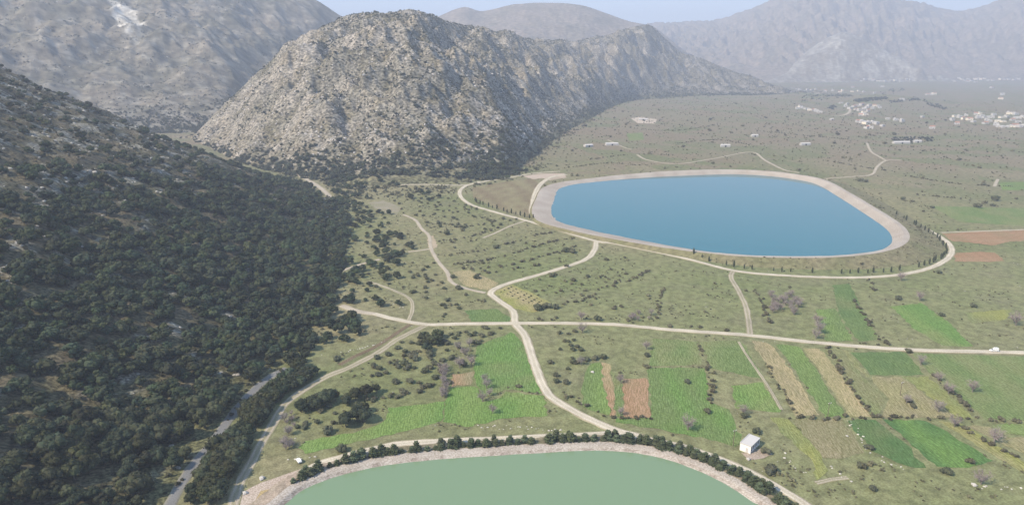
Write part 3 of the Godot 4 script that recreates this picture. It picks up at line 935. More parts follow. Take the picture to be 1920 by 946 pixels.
func make_roads() -> void:
	var white := Color(0.58, 0.53, 0.44)
	var dust := Color(0.33, 0.29, 0.20)
	var grass := Color(0.22, 0.21, 0.11)
	var pale := Color(0.42, 0.37, 0.30)
	for r in [
		["gravel_road", [-84.0, -387.2, -69.6, -378.5, -49.6, -370.1, -28.0, -371.0, 1.6, -371.8, 31.2, -371.8, 59.0, -370.1, 91.3, -362.1, 131.3, -354.3, 168.3, -343.3, 210.0, -334.8, 269.5, -330.7, 301.5, -328.7], 5.0, 0.20, false, "white gravel road crossing the plain from west to east"],
		["gravel_road", [70.9, -554.2, 66.6, -529.5, 57.5, -503.9, 39.5, -483.1, 15.1, -460.2, -3.7, -443.7, -14.1, -426.1, -8.5, -410.7, 0.7, -391.7, 1.9, -371.8, 7.4, -352.8, 10.5, -324.8, 14.1, -297.6, 18.3, -281.7, 29.1, -267.1, 42.4, -253.8, 54.9, -246.8], 5.2, 0.17, false, "white gravel lane winding from the blue reservoir to the green pond"],
		["gravel_road", [-79.6, -222.0, -73.5, -229.0, -59.0, -237.4, -47.2, -242.4, -30.3, -244.8, -13.0, -246.0, 8.7, -248.0, 30.8, -249.6, 44.2, -250.9, 54.9, -246.8, 68.2, -240.9, 78.9, -233.3, 88.4, -224.4, 95.2, -215.7, 101.2, -206.4, 105.8, -195.8], 4.6, 0.14, false, "white gravel road round the green pond"],
		["gravel_road", [-39.8, -841.4, -57.3, -805.3, -59.1, -759.5, -45.1, -707.3, -16.0, -666.3, 12.7, -631.8, 43.0, -592.6, 71.1, -555.9, 84.5, -549.1, 111.2, -526.4, 138.6, -499.6, 161.1, -474.0, 186.5, -463.9, 225.7, -457.8, 256.4, -459.0, 283.1, -466.4, 312.2, -483.1, 339.5, -508.3, 357.7, -534.3, 368.6, -562.9, 374.5, -600.4, 379.8, -649.8, 385.9, -712.8, 395.0, -805.3, 397.3, -856.7], 5.0, 0.23, false, "white gravel road along the foot of the reservoir embankment"],
		["gravel_road", [71.7, -893.2, 50.9, -872.6, 35.1, -823.0, 26.7, -765.7, 22.0, -707.3, 19.7, -666.3, 23.0, -638.4, 31.7, -616.8, 43.2, -596.5], 7.0, 0.26, false, "wide gravel ramp at the west end of the blue reservoir"],
		["gravel_road", [-134.7, -819.4, -97.1, -819.4, -58.0, -815.8, -26.8, -849.0, 0.0, -872.6, 28.4, -901.7, 65.0, -919.2], 4.5, 0.29, false, "gravel road at the foot of the rocky hill"],
		["dirt_track", [-95.8, -200.0, -99.2, -213.5, -100.5, -232.9, -101.5, -256.0, -102.1, -269.5, -100.7, -280.2, -92.6, -299.3, -80.6, -314.7, -70.3, -331.4, -63.2, -348.3, -49.5, -369.3], 5.0, 0.11, true, "double rut dirt track climbing from the green pond"],
		["dirt_track", [160.7, -472.7, 154.6, -457.8, 150.8, -429.3, 145.2, -396.3, 133.9, -355.9], 4.2, 0.11, true, "grassy double rut track from the embankment to the road"],
		["dirt_track", [124.0, -345.4, 122.5, -326.1, 121.3, -294.9, 119.1, -270.4], 1.7, 0.12, true, "faint double rut track between the fields"],
		["dirt_track", [-107.2, -656.8, -92.5, -634.0, -82.1, -600.4, -72.2, -573.7, -65.9, -534.3, -57.1, -499.6, -47.0, -470.1, -42.1, -448.3, -31.6, -434.7, -17.6, -425.1], 3.6, 0.12, false, "pale stony track through the western pasture"],
		["dirt_track", [-82.9, -523.3, -72.9, -527.9, -65.7, -532.7], 3.0, 0.16, false, "short pale spur of the stony track"],
		["dirt_track", [-123.9, -472.7, -115.5, -487.2, -101.6, -502.5], 3.4, 0.12, false, "pale track end beside the oak grove"],
		["dirt_track", [12.6, -629.6, -2.4, -608.5, -14.1, -584.9, -25.2, -566.5], 2.6, 0.12, false, "thin curving track across the terraced pasture"],
		["dirt_track", [-99.9, -449.5, -80.2, -431.5, -65.9, -413.7, -61.4, -394.5, -61.1, -371.8], 3.0, 0.12, true, "bending track above the crossroads"],
		["dirt_track", [-106.9, -402.0, -95.3, -391.7, -84.0, -387.2], 6.0, 0.14, false, "pale track leaving the wood"],
		["dirt_track", [-285.3, -897.5, -240.6, -823.0, -211.3, -765.7, -194.7, -723.9], 7.0, 0.14, false, "pale stream bed at the end of the wooded slope"],
		["dirt_track", [198.3, -1080.9, 204.2, -1023.4, 239.6, -986.1, 308.8, -1039.1, 388.1, -1110.6, 378.6, -1016.3, 373.6, -932.5, 384.8, -906.0], 4.0, 0.3, false, "pale lane behind the blue reservoir"],
		["dirt_track", [397.0, -860.7, 442.0, -876.7, 474.7, -893.4, 517.7, -961.9, 560.2, -1019.6, 585.7, -1025.4], 4.0, 0.3, false, "pale lane leading to the far villages"],
		["dirt_track", [560.2, -1019.6, 571.5, -1059.8, 590.3, -1123.1, 642.3, -1240.9], 4.0, 0.34, false, "thin bent track on the far pasture"],
		["dirt_track", [826.8, -1798.6, 863.9, -1813.1, 926.2, -1908.8, 1019.5, -2091.6], 9.0, 0.3, false, "pale curving road into the village"],
		["dirt_track", [576.2, -804.8, 603.6, -840.4, 615.3, -855.5], 4.0, 0.3, false, "short pale track by the distant green plot"],
		["dirt_track", [379.6, -584.9, 408.0, -588.7, 497.7, -600.4], 3.0, 0.2, false, "thin track along the red brown field"],
		["dirt_track", [111.2, -216.7, 118.1, -219.0, 124.5, -220.0], 2.6, 0.12, true, "faint wheel marks beyond the white building"],
		["dirt_track", [177.7, -1272.2, 191.3, -1170.2, 200.5, -1143.8], 3.5, 0.3, false, "pale drive in front of the long shed"],
	]:
		var road: bool = r[0] == "gravel_road"
		ribbon(r[0], r[1], r[2], r[3], white if road else pale, dust if road else (grass if r[4] else dust), r[4] or road, M.gravel, r[5])
	ribbon("earth_bank_path", [-87.3, -315.9, -81.8, -326.1, -74.2, -336.9, -66.9, -352.8, -59.6, -370.1], 3.2, 0.16, Color(0.20, 0.155, 0.105), Color(0.22, 0.19, 0.12), false, M.bank, "brown cut earth bank above the dirt track")
	ribbon("asphalt_road", [-118.4, -195.8, -119.1, -204.0, -121.3, -221.7, -121.3, -244.4, -121.7, -268.5, -120.1, -291.6, -116.9, -304.5, -112.9, -312.2], 4.6, 0.14, Color(0.19, 0.19, 0.19), Color(0.22, 0.21, 0.17), false, M.asphalt, "grey asphalt road along the foot of the wooded slope")

# ---------- buildings ----------
func make_buildings() -> void:
	# the white building by the pond
	var h := thing("farm_building", "white flat roofed farm building with a row of dark windows", "building", Vector3(90.3, 0, -238.5))
	h.rotation.y = atan2(-(-235.8 + 238.5), 3.0)
	var long := 8.6
	var wide := 4.4
	var tall := 3.15
	# local x runs along the short end wall, -z along the windowed side
	var st := stt()
	box(st, Vector3(0, -0.3, -long), Vector3(wide - 0.25, tall, 0))
	put("wall", st.commit(), M.white, h)
	st = stt()
	box(st, Vector3(-0.12, tall + 0.003, -long - 0.12), Vector3(wide + 0.12, tall + 0.2, 0.12))
	box(st, Vector3(-0.12, tall + 0.2, -long - 0.12), Vector3(0.08, tall + 0.38, 0.12))
	box(st, Vector3(0.083, tall + 0.2, -0.08), Vector3(wide + 0.12, tall + 0.38, 0.12))
	put("roof", st.commit(), M.roof, h)
	for k in 6:
		st = stt()
		var z := -long + k * (long - 0.3) / 5.0
		box(st, Vector3(wide - 0.247, -0.3, z), Vector3(wide, tall, z + 0.3))
		put("pilaster", st.commit(), M.white, h)
	for k in 5:
		st = stt()
		var z := -long + 0.3 + k * (long - 0.3) / 5.0 + 0.12
		box(st, Vector3(wide - 0.247, 1.0, z), Vector3(wide - 0.2, tall - 0.45, z + 1.1))
		var w := put("window", st.commit(), M.dark, h)
		st = stt()
		box(st, Vector3(wide - 0.247, 0.86, z - 0.08), Vector3(wide - 0.1, 0.997, z + 1.18))
		put("sill", st.commit(), M.roof, w)
	st = stt()
	box(st, Vector3(wide * 0.55, 0, 0.003), Vector3(wide * 0.55 + 1.0, 2.1, 0.05))
	put("door", st.commit(), M.roof, h)

	# long sheds on the far pasture
	for s in [[Vector3(174.1, 0, -1197.1), 22.0, 9.0, 0.15, "long white farm shed on the far pasture"], [Vector3(130.8, 0, -1174.9), 16.0, 7.0, 0.5, "small pale farm shed left of the long white shed"], [Vector3(472.8, 0, -1340.7), 13.0, 7.0, 0.1, "lone white hut behind the blue reservoir"], [Vector3(367.5, 0, -1180.6), 16.0, 6.0, 0.0, "low white shed beside the lane behind the reservoir"], [Vector3(320.5, 0, -1691.7), 22.0, 10.0, 0.0, "white shed on the pale levelled site"], [Vector3(514.3, 0, -1202.4), 18.0, 6.0, 0.2, "low white farm building by the far lane"], [Vector3(774.9, 0, -1677.3), 8.0, 6.0, 0.2, "tiny white hut below the village lane"], [Vector3(701.4, 0, -1236.1), 30.0, 8.0, 0.1, "long white shed in front of the dark plantation"], [Vector3(739.4, 0, -1252.1), 14.0, 6.0, 0.1, "short white shed at the corner of the dark plantation"]]:
		shed(s[0], s[1], s[2], s[3], s[4])
	# villages
	village([1786,226.0], [1074.1, -1688.5, 9, 1018.8, -1581.9, 9, 1145.8, -1773.0, 10, 1207.2, -1843.3, 9, 1120.4, -1695.9, 12, 1087.7, -1629.7, 9, 1172.6, -1741.6, 12, 1227.5, -1810.2, 10, 1082.4, -1580.7, 10, 1145.2, -1668.9, 9, 1209.6, -1750.9, 14, 1275.5, -1835.9, 10, 1146.3, -1633.1, 10, 1059.6, -1499.8, 13, 1061.1, -1486.9, 14, 1257.0, -1761.0, 10, 1333.6, -1860.7, 13, 1081.9, -1497.0, 13, 1098.0, -1508.3, 14, 1259.6, -1726.6, 16, 1172.2, -1600.7, 11, 1102.0, -1496.0, 14, 1232.9, -1745.7, 10, 1077.0, -1537.1, 9, 1250.5, -1870.6, 9, 1270.7, -1884.0, 8, 1118.2, -1717.0, 8, 1157.9, -1814.1, 8, 1196.3, -1755.0, 9, 1148.6, -1616.5, 9, 1201.4, -1661.3, 10, 1337.9, -1842.6, 12, 1129.6, -1636.3, 9, 1288.1, -1744.1, 14, 1133.7, -1520.5, 14, 1234.6, -1648.9, 12, 1180.4, -1561.6, 12], "white flat roofed house in the village at the right edge", "houses of the right hand village")
	village([0.0], [1081.2, -2290.8, 10, 1081.7, -2247.1, 9, 1005.3, -2068.4, 12, 1061.2, -2158.1, 11, 1081.5, -2176.2, 14, 1110.6, -2211.8, 12, 1035.2, -2042.5, 11, 1065.1, -2086.6, 10, 1112.8, -2168.8, 11, 987.9, -1974.9, 11, 934.9, -1852.4, 13, 969.0, -1912.3, 10, 924.5, -1817.2, 13, 903.9, -1797.9, 9, 1003.0, -1956.5, 9, 1128.5, -2167.1, 10, 1130.3, -2148.1, 8, 1105.1, -2089.7, 8, 1070.6, -2066.0, 9, 999.1, -2019.8, 9, 1038.4, -2165.7, 9, 815.0, -1624.6, 13, 812.1, -1600.8, 13, 813.9, -1589.5, 14, 829.0, -1602.4, 12, 838.2, -1603.5, 12, 833.8, -1580.4, 9, 766.6, -1489.8, 10, 773.8, -1490.4, 11, 824.1, -1536.1, 8, 924.3, -1703.1, 9, 930.9, -1678.7, 10, 932.6, -1653.5, 10, 1063.0, -1794.8, 9, 909.5, -1493.8, 10], "white flat roofed house in the village in the middle of the plain", "houses of the middle village")
	village([0.0], [848.9, -2066.0, 11, 886.8, -2139.7, 12, 876.7, -2095.1, 11, 867.8, -2050.3, 12, 858.2, -2005.1, 11, 869.4, -2006.0, 11, 858.9, -1960.2, 13, 848.8, -1916.2, 13], "white house in the short row west of the middle village", "houses of the short row")
	village([0.0], [1357.2, -3392.2, 11, 1335.1, -3285.6, 12, 1321.7, -3215.8, 13, 1304.6, -3133.0, 12, 1338.1, -3173.4, 11, 1371.1, -3206.2, 11, 1403.7, -3236.9, 10, 1358.1, -3033.4, 10, 1413.8, -3085.1, 9, 1414.3, -3019.7, 11, 1462.6, -3098.8, 10, 1494.4, -3076.2, 12, 1651.8, -3395.2, 12, 1892.8, -3583.6, 14, 1693.1, -2847.2, 16, 1709.9, -2853.4, 13, 1743.5, -2888.2, 15, 1293.6, -2313.1, 13, 1541.4, -3115.2, 10, 1529.4, -3042.8, 10, 1528.9, -2951.0, 10], "tiny white house at the tip of the dark ridge", "houses at the tip of the ridge")
	village([0.0], [2454.7, -4940.2, 15, 2326.8, -4637.4, 16, 2384.8, -4697.3, 14, 3184.1, -6192.3, 16, 3340.7, -6424.1, 18, 3381.3, -6436.6, 18, 3277.5, -6174.3, 15, 2848.9, -5330.9, 16, 2724.0, -5052.1, 18, 2665.3, -4894.0, 16, 2646.1, -4784.6, 14, 2618.6, -4669.9, 13, 2584.8, -4565.4, 12], "tiny white house of the hamlet under the mountain spur", "houses of the hamlet under the spur")
	village([0.0], [2740.4, -4463.9, 14, 2819.4, -4559.7, 13, 2718.2, -4318.3, 14, 2889.6, -4549.5, 16, 3119.5, -4878.7, 17, 2879.1, -4468.2, 16, 3097.6, -4775.6, 18, 2861.5, -4378.1, 17, 3197.2, -4862.0, 16, 3143.8, -4747.0, 16, 3451.4, -5199.1, 18, 3939.0, -5919.5, 18, 4697.5, -7058.8, 18, 5580.5, -8479.2, 14, 3058.3, -4554.4, 15, 2980.3, -4402.5, 15, 3009.9, -4401.9, 14, 3215.9, -4632.2, 15, 3329.6, -4755.5, 14, 3422.4, -4847.0, 16, 3419.9, -4791.0, 17, 3402.1, -4725.1, 17, 2802.9, -4322.6, 18, 2797.0, -4238.3, 16, 2348.8, -3432.6, 13, 1943.9, -2771.5, 13, 1778.3, -2539.4, 13, 3445.7, -4711.2, 16, 3512.0, -4748.7, 16], "tiny white house of the far village at the mountain foot", "houses of the far village")

func shed(at: Vector3, long: float, wide: float, turn: float, label: String) -> void:
	at.y = ground_h(at.x, at.z)
	var o := thing("farm_shed", label, "shed", at, turn)
	var st := stt()
	box(st, Vector3(-long / 2, -1, -wide / 2), Vector3(long / 2, 3.4, wide / 2))
	put("wall", st.commit(), M.village, o)
	st = stt()
	for s in [-1, 1]:
		var a := Vector3(-long / 2 - 0.3, 3.3, s * (wide / 2 + 0.3))
		var b := Vector3(long / 2 + 0.3, 3.3, s * (wide / 2 + 0.3))
		quad(st, a, b, Vector3(b.x, 4.8, 0), Vector3(a.x, 4.8, 0))
		tri(st, Vector3(s * long / 2, 3.4, -wide / 2), Vector3(s * long / 2, 4.75, 0), Vector3(s * long / 2, 3.4, wide / 2))
	put("roof", st.commit(), M.roof, o)
	st = stt()
	box(st, Vector3(-1.4, -0.5, wide / 2 + 0.003), Vector3(1.4, 2.8, wide / 2 + 0.08))
	put("door", st.commit(), M.dark, o)

func village(_at: Array, list: Array, label: String, group: String) -> void:
	for k in range(0, list.size(), 3):
		var x: float = list[k]
		var z: float = list[k + 1]
		var w: float = list[k + 2] * 1.05
		var y := ground_h(x, z)
		var q := polar(x, z)
		while q.y > 3400.0 and (hill_h(hill_e, q.x, q.y) > 12.0 or hill_h(hill_f, q.x, q.y) > 12.0):
			q.y -= 30.0
			x = q.y * sin(deg_to_rad(q.x))
			z = -q.y * cos(deg_to_rad(q.x))
		y = maxf(ground_h(x, z), maxf(hill_h(hill_e, q.x, q.y), hill_h(hill_f, q.x, q.y)) if q.y > 3400.0 else -9.0)
		var d := w * rng.randf_range(0.6, 0.9)
		var t := rng.randf_range(3.2, 6.4) * (1.0 if q.y < 2600.0 else 1.25)
		var tiled := rng.randf() < 0.16
		var creamy := rng.randf() < 0.25
		var says := label.replace("white flat roofed", "white").replace("white", ("cream" if creamy else "white") + (" tile roofed" if tiled else " flat roofed"))
		says = ("tall " if t > 5.6 else ("low " if t < 4.2 else "")) + says
		group = group.split(",")[0] + ", " + says
		var o := thing("village_house", says, "house", Vector3(x, y, z), rng.randf_range(-0.5, 0.5), group)
		var st := stt()
		box(st, Vector3(-w / 2, -2, -d / 2), Vector3(w / 2, t, d / 2))
		put("wall", st.commit(), M.cream if creamy else M.village, o)
		st = stt()
		if tiled:
			for s in [-1, 1]:
				quad(st, Vector3(-w / 2 - 0.3, t, s * (d / 2 + 0.3)), Vector3(w / 2 + 0.3, t, s * (d / 2 + 0.3)), Vector3(w / 2 + 0.3, t + 1.7, 0), Vector3(-w / 2 - 0.3, t + 1.7, 0))
		else:
			box(st, Vector3(-w / 2 - 0.15, t + 0.003, -d / 2 - 0.15), Vector3(w / 2 + 0.15, t + 0.35, d / 2 + 0.15))
			if rng.randf() < 0.4:
				box(st, Vector3(-w * 0.4, t + 0.353, -d * 0.4), Vector3(-w * 0.05, t + 2.6, d * 0.1))
		put("roof", st.commit(), M.tile if tiled else M.roof, o)
		st = stt()
		box(st, Vector3(-w * 0.3, t - 2.3, d / 2 + 0.003), Vector3(-w * 0.3 + 1.3, t - 0.9, d / 2 + 0.05))
		put("window", st.commit(), M.dark, o)
		st = stt()
		box(st, Vector3(w * 0.1, -0.5, d / 2 + 0.003), Vector3(w * 0.1 + 1.2, 2.1, d / 2 + 0.05))
		put("door", st.commit(), M.dark, o)

# ---------- trees ----------
var crown_hi: Array = []
var trunk_hi: Array = []
var crown_lo: Array = []
var shrub_lo: Array = []
var shrub_hi: Array = []

func upright(at: Vector3, s: float, tall := 1.0) -> Transform3D:
	return Transform3D(Basis(Vector3.UP, rng.randf() * TAU).scaled(Vector3(s, s * tall, s)), at)

func make_woods() -> void:
	var oak := Color(0.034, 0.042, 0.023)
	for k in 10:
		var r := rng.randf_range(2.7, 3.7)
		crown_hi.append(crown(r, 5.8, 0.7, 9, 430, 0.34, vary(oak, 0.4) * Color(rng.randf_range(0.85, 1.12), 1, rng.randf_range(0.8, 1.15))))
		trunk_hi.append(limbs(r, 5.8, 0.7, 0.26, Color(0.10, 0.085, 0.065)))
	for k in 5:
		crown_lo.append(crown(3.2, 5.8, 0.3, 7, 140, 0.5, oak, 4, 6))
	for k in 5:
		shrub_lo.append(crown(1.0, 1.25, -0.1, 4, 46, 0.26, Color(1, 1, 1), 4, 5))
	# oaks over the left hillside, thinning towards the top
	for i in 42000:
		var z := rng.randf_range(-125.0, -900.0)
		var s := pow(rng.randf(), 0.85) * 520.0 - 6.0
		var x := foot_x(z) - s
		var zc := -z * 0.96 + 41.0
		if absf(x) / maxf(-z, 1.0) > 0.95:
			continue
		var up := s - 135.0 + clampf((-z - 300.0) * 0.1, 0, 50)
		var dense := lerpf(0.50, 0.075, smoothstep(-30.0, 95.0, up + n_mid.get_noise_2d(x, z) * 90.0)) * clampf(0.9 + n_mid.get_noise_2d(x * 2.0 + 90.0, z * 2.0) * (0.8 if up < 0.0 else 2.2), 0.05, 1.3)
		dense *= (1.0 if s > 12.0 else 1.25) * (1.0 - 0.6 * smoothstep(520.0, 780.0, -z))
		if rng.randf() > dense:
			continue
		oaks.append([Vector3(x, slope_h(x, z), z), (0.68 + 0.85 * pow(rng.randf(), 1.5)) * (1.0 if s < 200 else 0.8), "hill"])
	# the belt between asphalt road and dirt track, and the copses round it
	var belt := V([-112.8, -204.0, -114.6, -229.3, -114.3, -249.6, -113.4, -278.2, -110.9, -300.5, -100.7, -305.1, -93.5, -302.7, -100.2, -290.5, -103.1, -276.2, -103.6, -270.4, -102.9, -258.1, -102.4, -235.1, -101.1, -216.7, -99.3, -204.0])
	scatter_oaks(belt, 170, "belt")
	scatter_oaks(V([-97.6, -272.3, -86.8, -278.2, -73.5, -283.2, -64.9, -289.5, -61.1, -285.3, -71.5, -274.2, -75.3, -270.4, -92.8, -265.7]), 16, "hedge")
	scatter_oaks(V([-74.5, -267.1, -63.8, -271.8, -61.5, -260.3, -70.7, -256.0]), 7, "clump")
	scatter_oaks(V([-120.3, -457.8, -109.5, -496.8, -102.6, -526.4, -121.1, -577.4, -105.0, -592.6, -84.7, -550.8, -68.4, -526.4, -81.9, -502.5, -102.7, -483.1, -102.8, -463.9, -107.6, -434.7]), 34, "grove")
	scatter_oaks(V([-102.9, -413.7, -85.1, -376.8, -81.7, -345.4, -93.4, -345.4, -103.1, -338.3, -116.7, -376.8, -116.6, -413.7]), 26, "edge")
	scatter_oaks(V([-293.1, -932.9, -224.0, -889.0, -178.0, -868.6, -140.0, -889.0, -128.5, -812.3, -157.9, -765.7, -199.0, -785.0, -250.0, -856.7]), 70, "foot")
	scatter_oaks(V([-118.4, -765.7, -98.7, -778.5, -78.3, -747.3, -82.9, -718.3, -109.4, -723.9]), 9, "copse")
	scatter_oaks(V([-69.4, -880.7, 22.0, -932.8, 17.3, -880.7, -6.8, -856.7, -53.1, -841.4]), 60, "foot")
	scatter_oaks(V([-226.5, -772.1, -195.9, -772.1, -116.4, -661.5, -115.3, -596.5, -144.4, -577.4, -168.5, -616.8]), 44, "west")
	scatter_oaks(V([-50.5, -352.8, -40.9, -351.3, -38.7, -338.3, -44.6, -328.1, -49.7, -334.8]), 8, "track")
	for i in 150:
		var z := rng.randf_range(-400.0, -820.0)
		var x := foot_x(z) + 48.0 * pow(rng.randf(), 1.7)
		if over(x, z) == 0:
			oaks.append([Vector3(x, ground_h(x, z), z), rng.randf_range(0.5, 1.15), "edge"])
	oaks.sort_custom(func(a, b): return a[0].length_squared() < b[0].length_squared())
	# keep trees off roads
	var kept := []
	for o in oaks:
		if over(o[0].x, o[0].z) != 1 and over(o[0].x, o[0].z) != 3:
			kept.append(o)
	var where := {"hill": ["evergreen oak in the dense wood on the left hillside", "oaks on the left hillside"], "belt": ["evergreen oak in the belt between the asphalt road and the dirt track", "oaks between road and track"],
		"hedge": ["evergreen oak in the line above the vivid green field", "oaks above the green field"], "clump": ["dark evergreen oak in the clump at the corner of the vivid green field", "oaks at the field corner"],
		"grove": ["dark oak in the grove beside the pale stony track", "oaks of the track grove"], "edge": ["evergreen oak at the wood edge above the crossroads", "oaks at the wood edge"], "foot": ["oak at the foot of the rocky hill", "oaks at the rocky hill foot"],
		"copse": ["oak in the small copse below the rocky hill", "oaks of the small copse"], "west": ["oak among the shrubs of the western pasture", "oaks of the western pasture"], "track": ["oak beside the dirt track near the crossroads", "oaks by the dirt track"]}
	var places := [[], [], [], [], []]
	var tints := [[], [], [], [], []]
	var made := 0
	var inside := 0
	for o in kept:
		var p: Vector3 = o[0]
		var seen := absf(p.x) < (-p.z * 0.961 + 41.0) * 0.755 and -p.z > 195.0
		if seen and made < 290:
			made += 1
			var k := rng.randi() % 10
			var w: Array = where[o[2]]
			var says: String = w[0]
			var set_name: String = w[1]
			if o[2] == "hill":
				var s := foot_x(p.z) - p.x
				var how := "in the first row of the hillside wood beside the asphalt road" if s < 14.0 else ("in the hillside wood a few crowns above the asphalt road" if s < 38.0 else "deep in the hillside wood at the bottom left")
				if p.z < -262.0:
					how = how.replace("beside the asphalt road", "along the upper asphalt road").replace("above the asphalt road", "from the upper road").replace("at the bottom left", "left of the upper road")
				var big := "large" if o[1] > 1.15 else ("small" if o[1] < 0.8 else "middling")
				says = big + " evergreen oak " + how
				set_name = says
			elif o[2] == "belt":
				var big := "large" if o[1] > 1.02 else ("small" if o[1] < 0.84 else "middling")
				var end := "lower end" if p.z > -235.0 else ("upper end" if p.z < -285.0 else "middle")
				says = "%s evergreen oak at the %s of the belt between asphalt road and dirt track" % [big, end]
				set_name = says
			var t := thing("oak_tree", says, "tree", p, rng.randf() * TAU, set_name)
			t.scale = Vector3.ONE * o[1]
			put("trunk", trunk_hi[k], M.bark, t)
			put("crown", crown_hi[k], M.leaf, t)
		else:
			var k := rng.randi() % 5
			places[k].append(upright(p - Vector3(0, 0.3, 0), o[1], rng.randf_range(0.85, 1.1)))
			var f := rng.randf_range(0.65, 1.5)
			tints[k].append(Color(f * rng.randf_range(0.82, 1.12), f, f * rng.randf_range(0.8, 1.15)))
	print("oaks ", kept.size(), " single ", made)
	for k in 5:
		mass("oak_woods", crown_lo[k], M.leaf, places[k], tints[k], "dense mass of dark evergreen oaks spreading up the hillside")
	# scrub and outcrops on the rocky hills
	var ya: Vector3 = Vector3(-110.5, 0, -229.3)
	var yt := thing("oak_tree", "bright yellow green tree among the dark oaks beside the asphalt road", "tree", ya)
	put("trunk", trunk_hi[0], M.bark, yt)
	put("crown", crown(2.4, 4.6, 0.6, 7, 380, 0.3, Color(0.22, 0.23, 0.05)), M.leaf, yt)
	hill_cover(hill_b, 850.0, 3400.0, -26.0, 24.0, 110000, 60000, "rocky hill")
	hill_cover(hill_d, 1300.0, 2700.0, -40.0, -17.0, 16000, 500, "hazy mountain slope")
	slope_cover()

func scatter_oaks(poly: PackedVector2Array, n: int, what: String) -> void:
	var lo := poly[0]
	var hi := poly[0]
	for q in poly:
		lo = lo.min(q); hi = hi.max(q)
	var k := 0
	var tries := 0
	while k < n and tries < n * 40:
		tries += 1
		var q := Vector2(rng.randf_range(lo.x, hi.x), rng.randf_range(lo.y, hi.y))
		if Geometry2D.is_point_in_polygon(q, poly) and over(q.x, q.y) == 0:
			var pq := polar(q.x, q.y)
			oaks.append([Vector3(q.x, maxf(ground_h(q.x, q.y), hill_h(hill_b, pq.x, pq.y)), q.y), rng.randf_range(0.7, 1.2), what])
			k += 1

func hill_cover(h: Dictionary, r0: float, r1: float, a0: float, a1: float, shrubs: int, stones: int, what: String) -> void:
	var places := [[], [], [], [], []]
	var tints := [[], [], [], [], []]
	for i in shrubs * 3:
		var a := rng.randf_range(a0, a1)
		var r := sqrt(rng.randf_range(r0 * r0, r1 * r1))
		var q := hill_t(h, a, r)
		if q.y < -0.02 or q.y > 1.06 or q.x < -2.0:
			continue
		var x := r * sin(deg_to_rad(a))
		var z := -r * cos(deg_to_rad(a))
		var d := 0.34 + n_ridge.get_noise_2d(x * 0.6 + 70.0, z * 0.6) * 0.35 + n_rock.get_noise_2d(x * 0.5, z * 0.5) * 0.7 + clampf(0.2 - q.y, 0, 0.2) * 2.0 * (1.0 if a < 0.5 else 0.3) + clampf((a - 6.0) * 0.02, 0, 0.1) - 0.12 * smoothstep(-2.0, 3.0, a) - 0.27 * smoothstep(-13.0, -16.5, a)
		if rng.randf() > d:
			continue
		var y := hill_h(h, a, r)
		var k := rng.randi() % 5
		var s := rng.randf_range(0.6, 1.7) * (1.0 + clampf(0.16 - q.y, 0, 0.16) * (8.0 if a < 0.5 else 3.0)) * (1.7 if rng.randf() < 0.08 else 1.0)
		places[k].append(upright(Vector3(x, y, z), s * 1.15, rng.randf_range(0.8, 1.2)))
		var f := rng.randf_range(0.7, 1.4)
		tints[k].append(Color(0.050 * f, 0.058 * f, 0.038 * f))
		if places[0].size() + places[1].size() + places[2].size() + places[3].size() + places[4].size() >= shrubs:
			break
	for k in 5:
		mass("scrub", shrub_lo[k], M.leaf, places[k], tints[k], "dark scrub and low trees all over the " + what)
	var rk := rock_mesh()
	var rp := []
	var rt := []
	for i in stones * 3:
		var a := rng.randf_range(a0, a1)
		var r := sqrt(rng.randf_range(r0 * r0, r1 * r1))
		var q := hill_t(h, a, r)
		if q.y < 0.05 or q.y > 1.03:
			continue
		var x := r * sin(deg_to_rad(a))
		var z := -r * cos(deg_to_rad(a))
		if rng.randf() > 0.30 + n_rock.get_noise_2d(x + 900.0, z) * 1.6 + n_mid.get_noise_2d(x * 0.7, z * 0.7) * 0.5:
			continue
		var s := rng.randf_range(0.4, 1.4) * (1.6 if rng.randf() < 0.08 else 1.0)
		rp.append(Transform3D(Basis.from_euler(Vector3(rng.randf_range(-0.4, 0.4), rng.randf() * TAU, rng.randf_range(-0.4, 0.4))).scaled(Vector3(s * 1.2, s * rng.randf_range(0.8, 1.4), s)), Vector3(x, hill_h(h, a, r), z)))
		var f := rng.randf_range(0.75, 1.15)
		rt.append(Color(0.53 * f, 0.50 * f, 0.48 * f))
		if rp.size() >= stones:
			break
	mass("rubble", rk, M.stone, rp, rt, "grey limestone outcrops and rubble on the " + what)

func slope_cover() -> void:
	var places := [[], [], [], [], []]
	var tints := [[], [], [], [], []]
	var rp := []
	var rt := []
	for i in 16000:
		var z := rng.randf_range(-130.0, -950.0)
		var s := rng.randf_range(0.0, 560.0)
		var x := foot_x(z) - s
		if absf(x) / -z > 0.95:
			continue
		var at := Vector3(x, slope_h(x, z), z)
		if i % 3:
			var k := rng.randi() % 5
			places[k].append(upright(at, rng.randf_range(0.5, 1.5)))
			var f := rng.randf_range(0.7, 1.5)
			tints[k].append(Color(0.058 * f, 0.058 * f, 0.036 * f))
		elif n_fine.get_noise_2d(x, z) + n_mid.get_noise_2d(x * 2.0, z * 2.0) * 0.8 > (-0.05 if s > 130.0 else 0.3):
			var w := rng.randf_range(0.3, 1.5)
			rp.append(Transform3D(Basis.from_euler(Vector3(rng.randf_range(-0.4, 0.4), rng.randf() * TAU, 0)).scaled(Vector3(w * 1.3, w, w)), at))
			var f := rng.randf_range(0.7, 1.1)
			rt.append(Color(0.36 * f, 0.345 * f, 0.32 * f))
	for k in 5:
		mass("undergrowth", shrub_lo[k], M.leaf, places[k], tints[k], "low scrub between the oaks of the left hillside")
	mass("rubble", rock_mesh(), M.stone, rp, rt, "pale stones strewn over the left hillside")

